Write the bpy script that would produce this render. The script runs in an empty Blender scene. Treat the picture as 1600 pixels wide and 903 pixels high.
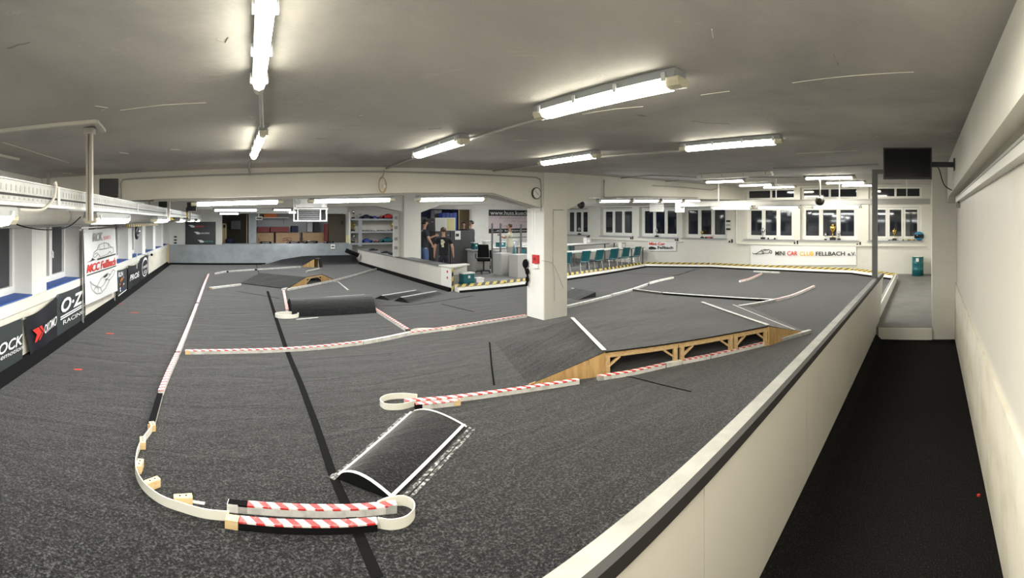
import bpy, math, random
from math import sin, cos, tan, pi, sqrt, atan2
from mathutils import Vector, Matrix
V = Vector
random.seed(7)
SC = bpy.context.scene
COL = SC.collection

# ---------------------------------------------------------------- camera, world, exposure
EYE = 1.9                                   # eye height above the hall floor (z = 0)
FPX, X0, Y0 = 700.0, 355.0, 345.0           # pixels per radian, column that looks along +Y, horizon row
cd = bpy.data.cameras.new('camera'); cam = bpy.data.objects.new('camera', cd); COL.objects.link(cam)
cd.type = 'PANO'; cd.panorama_type = 'CENTRAL_CYLINDRICAL'
HALF = 800.0 / FPX
cd.central_cylindrical_range_u_min = -HALF; cd.central_cylindrical_range_u_max = HALF
cd.central_cylindrical_range_v_min = -(903 - Y0) / FPX; cd.central_cylindrical_range_v_max = Y0 / FPX
cd.central_cylindrical_radius = 1.0
cd.clip_start = 0.02; cd.clip_end = 200
cam.location = (0, 0, EYE); cam.rotation_euler = (pi / 2, 0, -(800 - X0) / FPX)
SC.camera = cam
W = bpy.data.worlds.new('night'); SC.world = W; W.use_nodes = True
W.node_tree.nodes['Background'].inputs[0].default_value = (0.010, 0.013, 0.022, 1)
W.node_tree.nodes['Background'].inputs[1].default_value = 1.0
SC.view_settings.view_transform = 'Standard'; SC.view_settings.look = 'None'
SC.view_settings.gamma = 1; SC.view_settings.use_curve_mapping = False
SC.view_settings.exposure = 0.65
SC.cycles.use_denoising = True
SC.cycles.max_bounces = 10; SC.cycles.diffuse_bounces = 6
SC.cycles.sample_clamp_indirect = 8
LAMP = 16.0
LAMP_W = 26.0                               # downward light of one fitting, in watts                                  # strength of the tube diffusers

# ---------------------------------------------------------------- from a pixel to a point of the hall
def th(px): return (px - X0) / FPX
def at_r(px, py, r): return V((r * sin(th(px)), r * cos(th(px)), EYE + (Y0 - py) / FPX * r))
def at_z(px, py, z): return at_r(px, py, (EYE - z) * FPX / (py - Y0))
def at_X(px, py, X): return at_r(px, py, X / sin(th(px)))
def at_Y(px, py, Y): return at_r(px, py, Y / cos(th(px)))
C0, CS = 0.69, 0.038                        # the ceiling climbs gently towards the window wall
def cz(x): return EYE + C0 + CS * x
def at_c(px, py, drop=0.0): return at_r(px, py, (C0 - drop) / ((Y0 - py) / FPX - CS * sin(th(px))))
ZT, ZC = 0.07, -0.2                         # top of the track carpet, floor of the walkway

# ---------------------------------------------------------------- materials
def mat(name, col, rough=0.6, metal=0.0, spec=0.5, emit=None, es=1.0):
    m = bpy.data.materials.new(name); m.use_nodes = True
    b = m.node_tree.nodes['Principled BSDF']
    b.inputs['Base Color'].default_value = (*col, 1); b.inputs['Roughness'].default_value = rough
    b.inputs['Metallic'].default_value = metal; b.inputs['Specular IOR Level'].default_value = spec
    if emit:
        b.inputs['Emission Color'].default_value = (*emit, 1); b.inputs['Emission Strength'].default_value = es
    return m
def nodes(m):
    t = m.node_tree; return t, t.nodes['Principled BSDF'], t.nodes.new, t.links.new
def ramp(t, stops, interp='LINEAR'):
    r = t.nodes.new('ShaderNodeValToRGB'); r.color_ramp.interpolation = interp
    while len(r.color_ramp.elements) < len(stops): r.color_ramp.elements.new(0.5)
    for e, (p, c) in zip(r.color_ramp.elements, stops):
        e.position = p; e.color = (*c, 1) if len(c) == 3 else c
    return r
def noise(t, scale, detail=4, rough=0.6, vec=None, scl=None, dist=0.0):
    n = t.nodes.new('ShaderNodeTexNoise'); n.inputs['Scale'].default_value = scale
    n.inputs['Detail'].default_value = detail; n.inputs['Roughness'].default_value = rough
    n.inputs['Distortion'].default_value = dist
    if vec is None:
        g = t.nodes.new('ShaderNodeNewGeometry'); vec = g.outputs['Position']
    if scl:
        mp = t.nodes.new('ShaderNodeMapping'); mp.inputs['Scale'].default_value = scl
        t.links.new(vec, mp.inputs['Vector']); vec = mp.outputs['Vector']
    t.links.new(vec, n.inputs['Vector']); return n
def mix(t, fac, a, b, mode='MIX'):
    x = t.nodes.new('ShaderNodeMix'); x.data_type = 'RGBA'; x.blend_type = mode
    for s, v in ((0, fac), (6, a), (7, b)):
        if hasattr(v, 'is_output'): t.links.new(v, x.inputs[s])
        elif isinstance(v, (int, float)): x.inputs[s].default_value = v
        else: x.inputs[s].default_value = (*v, 1)
    return x.outputs[2]
def bump(t, b, h, strength=0.3, dist=0.02):
    n = t.nodes.new('ShaderNodeBump'); n.inputs['Strength'].default_value = strength; n.inputs['Distance'].default_value = dist
    t.links.new(h, n.inputs['Height']); t.links.new(n.outputs[0], b.inputs['Normal'])
def worn(name, col, dark, rough=0.75, scale=3.0, lo=0.42, hi=0.72, amt=1.0, bs=0.15, fine=40):
    m = mat(name, col, rough); t, b, N, L = nodes(m)
    n = noise(t, scale, 8, 0.65); r = ramp(t, [(lo, (0, 0, 0)), (hi, (amt,) * 3)]); L(n.outputs[0], r.inputs[0])
    L(mix(t, r.outputs[0], col, dark), b.inputs['Base Color'])
    n2 = noise(t, fine, 3); bump(t, b, n2.outputs[0], bs, 0.01)
    return m
def carpet_mat(name, dk, lt, scale=75, wrinkle=0.35, sheen=0.36):
    m = mat(name, lt, 1.0, spec=0.08); t, b, N, L = nodes(m)
    n = noise(t, scale, 5, 0.75); r = ramp(t, [(0.44, dk), (0.53, tuple((a + c) * 0.20 for a, c in zip(dk, lt))), (0.64, lt)])
    L(n.outputs[0], r.inputs[0])
    big = noise(t, 0.9, 5, 0.6); r2 = ramp(t, [(0.3, (0.80,) * 3), (0.7, (1.12,) * 3)]); L(big.outputs[0], r2.inputs[0])
    L(mix(t, 1.0, r.outputs[0], r2.outputs[0], 'MULTIPLY'), b.inputs['Base Color'])
    b.inputs['Sheen Weight'].default_value = sheen; b.inputs['Sheen Roughness'].default_value = 0.35
    w = noise(t, 1.0, 3, 0.5, scl=(1.2, 4.5, 1), dist=0.6); a = N('ShaderNodeMath'); a.operation = 'MULTIPLY_ADD'
    L(w.outputs[0], a.inputs[0]); a.inputs[1].default_value = 6.0 * wrinkle; L(n.outputs[0], a.inputs[2])
    bump(t, b, a.outputs[0], 0.5, 0.012)
    return m
def stripe_mat(name, c1, c2, period, skew=1.0, duty=0.5, rough=0.5, wear=0.0):
    m = mat(name, c1, rough); t, b, N, L = nodes(m)
    uv = N('ShaderNodeUVMap'); s = N('ShaderNodeSeparateXYZ'); L(uv.outputs[0], s.inputs[0])
    a = N('ShaderNodeMath'); a.operation = 'MULTIPLY_ADD'; L(s.outputs[1], a.inputs[0]); a.inputs[1].default_value = skew; L(s.outputs[0], a.inputs[2])
    d = N('ShaderNodeMath'); d.operation = 'DIVIDE'; L(a.outputs[0], d.inputs[0]); d.inputs[1].default_value = period
    f = N('ShaderNodeMath'); f.operation = 'FRACT'; L(d.outputs[0], f.inputs[0])
    g = N('ShaderNodeMath'); g.operation = 'GREATER_THAN'; L(f.outputs[0], g.inputs[0]); g.inputs[1].default_value = duty
    c = mix(t, g.outputs[0], c1, c2)
    if wear:
        n = noise(t, 22, 6, 0.7); r = ramp(t, [(0.52, (0,) * 3), (0.62, (wear,) * 3)]); L(n.outputs[0], r.inputs[0])
        c = mix(t, r.outputs[0], c, (0.55, 0.53, 0.49))
    L(c, b.inputs['Base Color']); return m
def wood_mat(name, c1, c2, scl=(3, 40, 40)):
    m = mat(name, c1, 0.6); t, b, N, L = nodes(m)
    n = noise(t, 1.0, 5, 0.6, scl=scl, dist=0.8); r = ramp(t, [(0.3, c2), (0.65, c1)]); L(n.outputs[0], r.inputs[0])
    L(r.outputs[0], b.inputs['Base Color']); return m

M = {}
M['cream'] = worn('cream_wall_paint', (0.68, 0.668, 0.61), (0.56, 0.53, 0.45), 0.8, 1.3, 0.50, 0.85, 0.6)
M['white'] = worn('white_wall_paint', (0.78, 0.775, 0.74), (0.62, 0.59, 0.50), 0.75, 1.6, 0.52, 0.85, 0.6)
M['dirty'] = worn('dirty_wall_paint', (0.70, 0.67, 0.58), (0.42, 0.36, 0.25), 0.8, 2.6, 0.46, 0.78, 0.6)
M['panel'] = worn('panel_white', (0.66, 0.637, 0.58), (0.45, 0.42, 0.36), 0.45, 1.7, 0.55, 0.9, 0.5, 0.03)
M['ceil'] = mat('ceiling_paint', (0.33, 0.32, 0.30), 0.75); 
def _ceil():
    t, b, N, L = nodes(M['ceil'])
    n1 = noise(t, 0.55, 6, 0.6, dist=0.5); r1 = ramp(t, [(0.36, (0.33, 0.322, 0.31)), (0.5, (0.44, 0.43, 0.41)), (0.68, (0.52, 0.505, 0.475))]); L(n1.outputs[0], r1.inputs[0])
    n2 = noise(t, 2.2, 9, 0.75, dist=1.5); r2 = ramp(t, [(0.60, (0,) * 3), (0.625, (1,) * 3)]); L(n2.outputs[0], r2.inputs[0])
    n2b = noise(t, 0.7, 2, 0.5); r2b = ramp(t, [(0.5, (0,) * 3), (0.6, (0.8,) * 3)]); L(n2b.outputs[0], r2b.inputs[0])
    k = mix(t, 1.0, r2.outputs[0], r2b.outputs[0], 'MULTIPLY')
    c = mix(t, k, r1.outputs[0], (0.62, 0.60, 0.55))
    n3 = noise(t, 1.0, 8, 0.7, scl=(0.7, 5, 1), dist=1.0); r3 = ramp(t, [(0.665, (0,) * 3), (0.70, (0.8,) * 3)]); L(n3.outputs[0], r3.inputs[0])
    c = mix(t, r3.outputs[0], c, (0.11, 0.105, 0.10))
    L(c, b.inputs['Base Color'])
    n4 = noise(t, 9, 7, 0.7, dist=0.7); a = N('ShaderNodeMath'); a.operation = 'MULTIPLY_ADD'
    L(k, a.inputs[0]); a.inputs[1].default_value = 0.8; L(n4.outputs[0], a.inputs[2]); bump(t, b, a.outputs[0], 0.45, 0.012)
_ceil()
M['carpet'] = carpet_mat('track_carpet_fibre', (0.002, 0.002, 0.0022), (0.078, 0.078, 0.081), 62)
M['carpet_dark'] = carpet_mat('dark_carpet_fibre', (0.002, 0.002, 0.0022), (0.040, 0.040, 0.042), 60)
M['black_felt'] = carpet_mat('walkway_felt', (0.008, 0.008, 0.008), (0.034, 0.033, 0.032), 90, 0.25, 0.0)
M['grey_floor'] = worn('grey_floor_paint', (0.175, 0.172, 0.168), (0.10, 0.098, 0.095), 0.6, 2.0, 0.4, 0.8, 0.8, 0.1)
M['black'] = mat('black_rubber', (0.006, 0.006, 0.0065), 0.9, spec=0.1)
M['seam'] = mat('black_fabric_tape', (0.0045, 0.0045, 0.005), 0.95, spec=0.08)
M['screen'] = mat('dark_screen', (0.004, 0.005, 0.008), 0.12)
M['plastic'] = mat('black_plastic', (0.018, 0.018, 0.022), 0.4)
M['pvc'] = mat('white_window_frame', (0.80, 0.80, 0.77), 0.4)
M['pane'] = mat('night_glass', (0.010, 0.013, 0.020), 0.05, 0.0, 0.9)
M['pane_fog'] = mat('frosted_night_glass', (0.10, 0.10, 0.105), 0.35, 0.0, 0.6)
M['blue'] = mat('blue_sill_mat', (0.020, 0.075, 0.30), 0.6)
M['galv'] = worn('galvanised_steel', (0.46, 0.47, 0.47), (0.32, 0.33, 0.33), 0.4, 8, 0.4, 0.7, 0.8, 0.05)
M['galv'].node_tree.nodes['Principled BSDF'].inputs['Metallic'].default_value = 0.35
M['alu'] = mat('brushed_alloy', (0.62, 0.60, 0.56), 0.35, 0.7)
M['pipe'] = worn('white_pipe_lagging', (0.60, 0.585, 0.54), (0.42, 0.40, 0.35), 0.6, 2, 0.5, 0.8, 0.5, 0.03)
M['conduit'] = mat('grey_conduit', (0.36, 0.355, 0.335), 0.5)
M['housing'] = mat('lamp_housing_grey', (0.30, 0.32, 0.33), 0.45)
M['clip'] = mat('clear_clip', (0.50, 0.52, 0.53), 0.3)
M['lit'] = mat('lit_diffuser', (0.9, 0.9, 0.85), 0.4, emit=(1.0, 0.945, 0.76), es=LAMP)
M['litw'] = mat('lit_diffuser_cool', (0.9, 0.9, 0.9), 0.4, emit=(0.96, 0.98, 0.95), es=LAMP)
M['unlit'] = mat('unlit_diffuser', (0.86, 0.85, 0.78), 0.4)
M['endcap'] = mat('clear_lamp_end', (0.55, 0.52, 0.40), 0.25)
M['ply'] = wood_mat('plywood', (0.55, 0.36, 0.15), (0.36, 0.21, 0.075), (18, 18, 2.5))
M['pine'] = wood_mat('pine_batten', (0.62, 0.44, 0.23), (0.44, 0.28, 0.12))
M['block'] = wood_mat('pale_wood_block', (0.74, 0.56, 0.31), (0.60, 0.42, 0.20))
M['redwhite'] = stripe_mat('red_white_tape', (0.56, 0.022, 0.022), (0.76, 0.75, 0.71), 0.108, 0.9, 0.5, 0.4, 0.25)
M['redwhite_far'] = stripe_mat('worn_red_white_tape', (0.58, 0.045, 0.045), (0.70, 0.66, 0.63), 0.085, 0.5, 0.5, 0.5, 0.45)
M['yellowblack'] = stripe_mat('yellow_black_tape', (0.62, 0.46, 0.06), (0.012, 0.012, 0.012), 0.24, 0.9, 0.52, 0.45, 0.35)
M['slat_white'] = worn('white_slat', (0.66, 0.65, 0.61), (0.30, 0.29, 0.27), 0.55, 9, 0.45, 0.75, 0.8, 0.05)
M['slat_grey'] = worn('grey_slat', (0.42, 0.42, 0.40), (0.20, 0.20, 0.19), 0.55, 9, 0.4, 0.75, 0.8, 0.05)
M['band'] = mat('cream_flex_band', (0.74, 0.72, 0.63), 0.35)
M['white_tape'] = worn('white_cloth_tape', (0.74, 0.73, 0.69), (0.30, 0.30, 0.29), 0.6, 18, 0.5, 0.72, 0.9, 0.03)
M['scuffed_tape'] = worn('scuffed_white_tape', (0.40, 0.40, 0.39), (0.015, 0.015, 0.015), 0.7, 30, 0.36, 0.52, 1.0, 0.03)
M['red_mark'] = mat('red_tape_mark', (0.70, 0.055, 0.035), 0.6)
M['red'] = mat('red_paint', (0.55, 0.03, 0.03), 0.4)
M['rail'] = worn('pale_rail_top', (0.27, 0.27, 0.25), (0.17, 0.17, 0.155), 0.55, 5, 0.4, 0.7, 0.8, 0.08)
M['rail_dark'] = mat('dark_rail_strip', (0.022, 0.021, 0.020), 0.6, spec=0.3)
M['greyboard'] = worn('grey_board', (0.27, 0.295, 0.31), (0.19, 0.21, 0.22), 0.6, 2.5, 0.4, 0.7, 0.9, 0.05)
M['post'] = mat('grey_steel_post', (0.17, 0.175, 0.18), 0.45, 0.2)
M['teal'] = mat('teal_plastic', (0.008, 0.115, 0.140), 0.45)
M['tealdrum'] = mat('teal_drum_steel', (0.008, 0.13, 0.15), 0.35)
M['chrome'] = mat('chrome_tube', (0.72, 0.72, 0.70), 0.2, 0.9)
M['tabletop'] = mat('pale_tabletop', (0.62, 0.62, 0.58), 0.4)
M['shelfgrey'] = mat('grey_shelf_board', (0.33, 0.34, 0.36), 0.5)
M['cabinet'] = mat('light_grey_cabinet', (0.46, 0.455, 0.43), 0.5)
M['darkboard'] = mat('dark_grey_board', (0.055, 0.053, 0.055), 0.55)
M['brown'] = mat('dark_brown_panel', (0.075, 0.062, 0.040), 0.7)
M['cardboard'] = worn('cardboard', (0.36, 0.24, 0.14), (0.28, 0.18, 0.10), 0.8, 5, 0.4, 0.7, 0.8, 0.03)
M['maroon'] = mat('maroon_box', (0.17, 0.022, 0.025), 0.6)
M['orange'] = mat('orange_plastic', (0.80, 0.20, 0.03), 0.5)
M['yellowpaint'] = mat('pale_yellow_paint', (0.66, 0.60, 0.30), 0.6)
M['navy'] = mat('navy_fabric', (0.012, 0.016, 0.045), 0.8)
M['bluebox'] = mat('blue_tarp', (0.010, 0.040, 0.28), 0.5)
M['tan'] = mat('tan_door', (0.50, 0.38, 0.22), 0.6)
M['paper'] = mat('white_paper', (0.78, 0.77, 0.74), 0.7)
M['ink'] = mat('black_ink', (0.012, 0.012, 0.014), 0.6)
M['greyink'] = mat('grey_ink', (0.30, 0.30, 0.30), 0.6)
M['whiteink'] = mat('white_ink', (0.80, 0.80, 0.80), 0.5)
M['redink'] = mat('red_ink', (0.66, 0.035, 0.025), 0.5)
M['yellowink'] = mat('yellow_ink', (0.80, 0.50, 0.03), 0.5)
M['tealink'] = mat('teal_ink', (0.05, 0.33, 0.33), 0.5)
M['helmet'] = mat('bright_blue_shell', (0.04, 0.24, 0.42), 0.3)
M['duct'] = worn('dull_duct_paint', (0.44, 0.435, 0.41), (0.34, 0.33, 0.30), 0.6, 2, 0.5, 0.8, 0.5, 0.03)
M['print_pale'] = mat('pale_print', (0.60, 0.56, 0.42), 0.8)
M['pinkink'] = mat('pale_pink_print', (0.55, 0.46, 0.48), 0.6)
M['banner_white'] = mat('white_banner_cloth', (0.80, 0.80, 0.79), 0.55)
M['banner_slate'] = mat('slate_banner_cloth', (0.035, 0.043, 0.045), 0.45)
M['banner_black'] = mat('black_banner_cloth', (0.014, 0.015, 0.020), 0.38)
M['gold'] = mat('gold_metal', (0.75, 0.52, 0.15), 0.25, 0.9)
M['silver'] = mat('silver_metal', (0.70, 0.70, 0.72), 0.2, 0.9)
M['skin'] = mat('skin', (0.48, 0.27, 0.19), 0.55)
M['hair_brown'] = mat('brown_hair', (0.075, 0.042, 0.022), 0.7)
M['hair_black'] = mat('black_hair', (0.012, 0.010, 0.010), 0.6)
M['tee_black'] = mat('black_cotton', (0.010, 0.010, 0.013), 0.9)
M['tee_cream'] = mat('cream_cotton', (0.74, 0.70, 0.56), 0.9)
M['denim'] = mat('blue_denim', (0.06, 0.11, 0.22), 0.9)
M['jeans_dark'] = mat('dark_trousers', (0.012, 0.014, 0.024), 0.9)
M['shorts'] = mat('grey_shorts', (0.36, 0.35, 0.34), 0.9)
M['jacket'] = mat('charcoal_jacket', (0.030, 0.035, 0.045), 0.9)
M['shoe'] = mat('dark_shoe', (0.02, 0.02, 0.022), 0.6)

# ---------------------------------------------------------------- mesh helper
class MB:
    def __init__(s): s.v = []; s.f = []; s.uv = []; s.mi = []
    def face(s, pts, uv=None, mi=0):
        i = len(s.v); s.v += [V(p) for p in pts]; s.f.append(list(range(i, i + len(pts))))
        s.uv.append(uv or [(0, 0)] * len(pts)); s.mi.append(mi); return s
    def idx(s, pts): i = len(s.v); s.v += [V(p) for p in pts]; return i
    def add(s, ids, uv=None, mi=0): s.f.append(list(ids)); s.uv.append(uv or [(0, 0)] * len(ids)); s.mi.append(mi)
    def box(s, x0, y0, z0, x1, y1, z1, mi=0):
        x0, x1 = min(x0, x1), max(x0, x1); y0, y1 = min(y0, y1), max(y0, y1); z0, z1 = min(z0, z1), max(z0, z1)
        return s.obox(V(((x0 + x1) / 2, (y0 + y1) / 2, (z0 + z1) / 2)), V((1, 0, 0)) * ((x1 - x0) / 2), V((0, 1, 0)) * ((y1 - y0) / 2), V((0, 0, 1)) * ((z1 - z0) / 2), mi)
    def obox(s, c, a, b, d, mi=0):
        c = V(c); i = s.idx([c + a * p + b * q + d * r for r in (-1, 1) for q in (-1, 1) for p in (-1, 1)])
        la, lb, ld = 2 * a.length, 2 * b.length, 2 * d.length
        for q, (w, h) in (((0, 2, 3, 1), (lb, la)), ((4, 5, 7, 6), (la, lb)), ((0, 1, 5, 4), (la, ld)), ((1, 3, 7, 5), (lb, ld)), ((3, 2, 6, 7), (la, ld)), ((2, 0, 4, 6), (lb, ld))):
            s.add([i + k for k in q], [(0, 0), (w, 0), (w, h), (0, h)], mi)
        return s
    def beam(s, p, q, w, h, up=V((0, 0, 1)), mi=0):
        p, q = V(p), V(q); t = (q - p); L = t.length; t.normalize(); a = t.cross(up)
        if a.length < 1e-4: a = t.cross(V((1, 0, 0)))
        a.normalize(); u = a.cross(t)
        return s.obox((p + q) / 2, t * (L / 2), a * (w / 2), u * (h / 2), mi)
    def prism(s, poly, vec, mi=0):
        vec = V(vec); n = len(poly); i = s.idx(poly); j = s.idx([V(p) + vec for p in poly])
        s.add([i + k for k in range(n)][::-1], None, mi); s.add([j + k for k in range(n)], None, mi)
        for k in range(n): s.add([i + k, i + (k + 1) % n, j + (k + 1) % n, j + k], None, mi)
        return s
    def cyl(s, p, q, r0, r1=None, n=12, caps=True, mi=0):
        p, q = V(p), V(q); r1 = r0 if r1 is None else r1; t = (q - p).normalized()
        a = t.cross(V((0, 0, 1))); a = t.cross(V((1, 0, 0))) if a.length < 1e-3 else a; a.normalize(); b = t.cross(a)
        i = s.idx([p + (a * cos(2 * pi * k / n) + b * sin(2 * pi * k / n)) * r0 for k in range(n)])
        j = s.idx([q + (a * cos(2 * pi * k / n) + b * sin(2 * pi * k / n)) * r1 for k in range(n)])
        for k in range(n): s.add([i + k, i + (k + 1) % n, j + (k + 1) % n, j + k], None, mi)
        if caps: s.add([i + k for k in range(n)][::-1], None, mi); s.add([j + k for k in range(n)], None, mi)
        return s
    def sweep(s, path, prof, closed=False, mis=None, caps=True, up=V((0, 0, 1))):
        P = [V(p) for p in path]; n = len(P); m = len(prof); rows = []; L = 0
        for k in range(n):
            if closed: t = (P[(k + 1) % n] - P[k - 1])
            elif k == 0: t = P[1] - P[0]
            elif k == n - 1: t = P[-1] - P[-2]
            else: t = (P[k + 1] - P[k]).normalized() + (P[k] - P[k - 1]).normalized()
            t.normalize(); a = t.cross(up)
            if a.length < 1e-4: a = V((1, 0, 0))
            a.normalize(); u = a.cross(t)
            if k: L += (P[k] - P[k - 1]).length
            rows.append((s.idx([P[k] + a * x + u * y for x, y in prof]), L))
        sl = [0]
        for k in range(m): sl.append(sl[-1] + (V((*prof[(k + 1) % m], 0)) - V((*prof[k], 0))).length)
        last = n if closed else n - 1
        for k in range(last):
            (i, l0), (j, l1) = rows[k], rows[(k + 1) % n]
            if k == n - 1: l1 = l0 + (P[0] - P[-1]).length
            for q in range(m):
                r = (q + 1) % m
                s.add([i + q, i + r, j + r, j + q], [(l0, 0), (l0, sl[q + 1] - sl[q]), (l1, sl[q + 1] - sl[q]), (l1, 0)], mis[q] if mis else 0)
        if caps and not closed:
            mi = mis[-1] if mis else 0
            s.add([rows[0][0] + q for q in range(m)][::-1], None, mi); s.add([rows[-1][0] + q for q in range(m)], None, mi)
        return s
    def tube(s, path, r, n=8, closed=False):
        return s.sweep(path, [(r * cos(2 * pi * k / n), r * sin(2 * pi * k / n)) for k in range(n)], closed)
    def frame(s, x0, x1, y0, y1, z0, z1, wy, wz):
        s.box(x0, y0, z0, x1, y0 + wy, z1); s.box(x0, y1 - wy, z0, x1, y1, z1); s.box(x0, y0 + wy, z0, x1, y1 - wy, z0 + wz); s.box(x0, y0 + wy, z1 - wz, x1, y1 - wy, z1); return s
    def lathe(s, c, prof, n=16, mi=0):
        c = V(c); rows = [s.idx([c + V((r * cos(2 * pi * k / n), r * sin(2 * pi * k / n), z)) for k in range(n)]) for r, z in prof]
        for a, b in zip(rows, rows[1:]):
            for k in range(n): s.add([a + k, a + (k + 1) % n, b + (k + 1) % n, b + k], None, mi)
        s.add([rows[0] + k for k in range(n)][::-1], None, mi); s.add([rows[-1] + k for k in range(n)], None, mi)
        return s
    def grid(s, fn, nu, nv, mi=0):
        i = s.idx([fn(a / nu, b / nv) for b in range(nv + 1) for a in range(nu + 1)])
        for b in range(nv):
            for a in range(nu):
                q = i + b * (nu + 1) + a
                s.add([q, q + 1, q + nu + 2, q + nu + 1], [(a / nu, b / nv), ((a + 1) / nu, b / nv), ((a + 1) / nu, (b + 1) / nv), (a / nu, (b + 1) / nv)], mi)
        return s
    def sphere(s, c, r, n=12, m=8, sc=(1, 1, 1), mi=0):
        c = V(c)
        return s.grid(lambda u, w: c + V((r * sc[0] * sin(pi * w) * cos(2 * pi * u), r * sc[1] * sin(pi * w) * sin(2 * pi * u), -r * sc[2] * cos(pi * w))), n, m, mi)
    def base(s):
        xs = [v.x for v in s.v]; ys = [v.y for v in s.v]; zs = [v.z for v in s.v]
        return V(((min(xs) + max(xs)) / 2, (min(ys) + max(ys)) / 2, min(zs)))
    def build(s, name, mats, parent=None, smooth=False, bevel=0, loc=None):
        o0 = ORG.get(parent.name, V((0, 0, 0))) if parent else (V(loc) if loc is not None else s.base())
        me = bpy.data.meshes.new(name); me.from_pydata([tuple(v - o0) for v in s.v], [], s.f)
        for m in (mats if isinstance(mats, (list, tuple)) else [mats]): me.materials.append(M[m] if isinstance(m, str) else m)
        ul = me.uv_layers.new(name='UVMap'); flat = [c for f in s.uv for uv in f for c in uv]
        ul.data.foreach_set('uv', flat)
        me.polygons.foreach_set('material_index', s.mi)
        if smooth: me.polygons.foreach_set('use_smooth', [True] * len(s.f))
        me.update()
        o = bpy.data.objects.new(name, me); COL.objects.link(o)
        if parent: o.parent = parent
        else: o.location = o0
        ORG[o.name] = o0
        if bevel:
            b = o.modifiers.new('bevel', 'BEVEL'); b.width = bevel; b.segments = 2; b.limit_method = 'ANGLE'
        return o
ORG = {}
def tag(o, label=None, cat=None, group=None, kind=None):
    if label: o['label'] = label
    if cat: o['category'] = cat
    if group: o['group'] = group
    if kind: o['kind'] = kind
    return o
def thing(name, label, cat, loc=(0, 0, 0), group=None):
    o = bpy.data.objects.new(name, None); COL.objects.link(o); o.location = loc; o.empty_display_size = 0.1
    ORG[o.name] = V(loc); return tag(o, label, cat, group)
def struct(o): o['kind'] = 'structure'; return o
def sroot(name, loc=(0, 0, 0)):
    o = bpy.data.objects.new(name, None); COL.objects.link(o); o.location = loc; ORG[o.name] = V(loc); o['kind'] = 'structure'; return o
def copy_tree(o, parent=None):
    c = o.copy(); COL.objects.link(c)
    if parent: c.parent = parent
    for ch in [x for x in o.children]: copy_tree(ch, c)
    return c
_txt = {}
def text_shape(s, bold=0.0, shear=0.0):
    k = (s, bold, shear)
    if k not in _txt:
        cu = bpy.data.curves.new('t', 'FONT'); cu.body = s; cu.offset = bold; cu.shear = shear; cu.resolution_u = 3
        o = bpy.data.objects.new('t', cu); COL.objects.link(o); bpy.context.view_layer.update()
        me = bpy.data.meshes.new_from_object(o.evaluated_get(bpy.context.evaluated_depsgraph_get()))
        vs = [v.co.copy() for v in me.vertices]; fs = [list(p.vertices) for p in me.polygons]
        bpy.data.objects.remove(o); bpy.data.curves.remove(cu); bpy.data.meshes.remove(me)
        x0, x1 = min(v.x for v in vs), max(v.x for v in vs); y0, y1 = min(v.y for v in vs), max(v.y for v in vs)
        _txt[k] = ([((v.x - x0) / (x1 - x0), (v.y - y0) / (y1 - y0)) for v in vs], fs)
    return _txt[k]
def lettering(s, S, u0, v0, u1, v1, m, parent, name='lettering', bold=0.0, shear=0.0, off=0.006):
    vs, fs = text_shape(s, bold, shear); b = MB()
    i = b.idx([S(u0 + x * (u1 - u0), v0 + y * (v1 - v0), off) for x, y in vs])
    for f in fs: b.add([i + k for k in f])
    return b.build(name, m, parent)
def patch(polys, S, m, parent, name='logo', off=0.006):
    b = MB()
    for p in polys: b.face([S(u, v, off) for u, v in p])
    return b.build(name, m, parent)
def strokes(lines, S, r, m, parent, name='drawing', off=0.006):
    b = MB()
    for ln in lines:
        for p, q in zip(ln, ln[1:]):
            A, B = S(*p, off), S(*q, off); b.beam(A, B, r, 0.004, up=(S(0.5, 0.5, 1) - S(0.5, 0.5, 0)).normalized())
    return b.build(name, m, parent)
def flatS(o, r, u):                                                  # flat sheet: origin, full width vector, full height vector
    o, r, u = V(o), V(r), V(u); n = r.cross(u).normalized()
    return lambda a, b, off=0.0: o + r * a + u * b + n * off

# ================================================================ the setting
# floors
b = MB(); b.box(-4.5, 1.0, -0.5, 16.6, 26, 0.0); b.box(7.95, -0.018, -0.5, 16.6, 1.0, 0.0); struct(b.build('floor', 'grey_floor'))
b = MB(); b.box(-4.5, -0.8, -0.5, 7.93, 1.0, ZC); struct(b.build('floor', 'black_felt'))
# carpet of the race track: one sheet with its wrinkles and seams
outline = [(-2.5, 1.0), (7.9, 1.04), (14.0, 1.2), (15.35, 2.6), (15.6, 5), (15.55, 8.3), (14.4, 10.75), (5.62, 10.08), (5.57, 10.2), (5.57, 18.65), (-2.5, 18.65)]
b = MB(); b.prism([(x, y, 0.005) for x, y in outline], (0, 0, ZT - 0.005)); carpet = struct(b.build('floor_carpet', 'carpet', loc=(0, 0, 0)))
def ground_strip(px_pts, w, m, name, parent, z=ZT, h=0.003, label=None):
    b = MB(); b.sweep([at_z(x, y, z) for x, y in px_pts], [(-w / 2, 0.0005), (w / 2, 0.0005), (w / 2, h), (-w / 2, h)])
    o = b.build(name, m, parent)
    if label: o['label'] = label
    return o
ground_strip([(418, 455), (432, 500), (447, 545), (470, 600), (494, 665), (520, 742), (545, 800), (590, 903)], 0.065, 'seam', 'carpet_seam', carpet)
for pts in ([(765, 535), (768, 570), (772, 602)], [(740, 462), (690, 470), (650, 476), (600, 478)], [(920, 424), (1060, 430), (1092, 418)], [(690, 475), (740, 487)], [(400, 412), (405, 430)], [(432, 410), (440, 416)],
            [(1050, 432), (1100, 418)], [(905, 575), (990, 590), (1080, 612)], [(370, 455), (437, 466)]):
    ground_strip(pts, 0.022, 'seam', 'carpet_seam', carpet)
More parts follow.
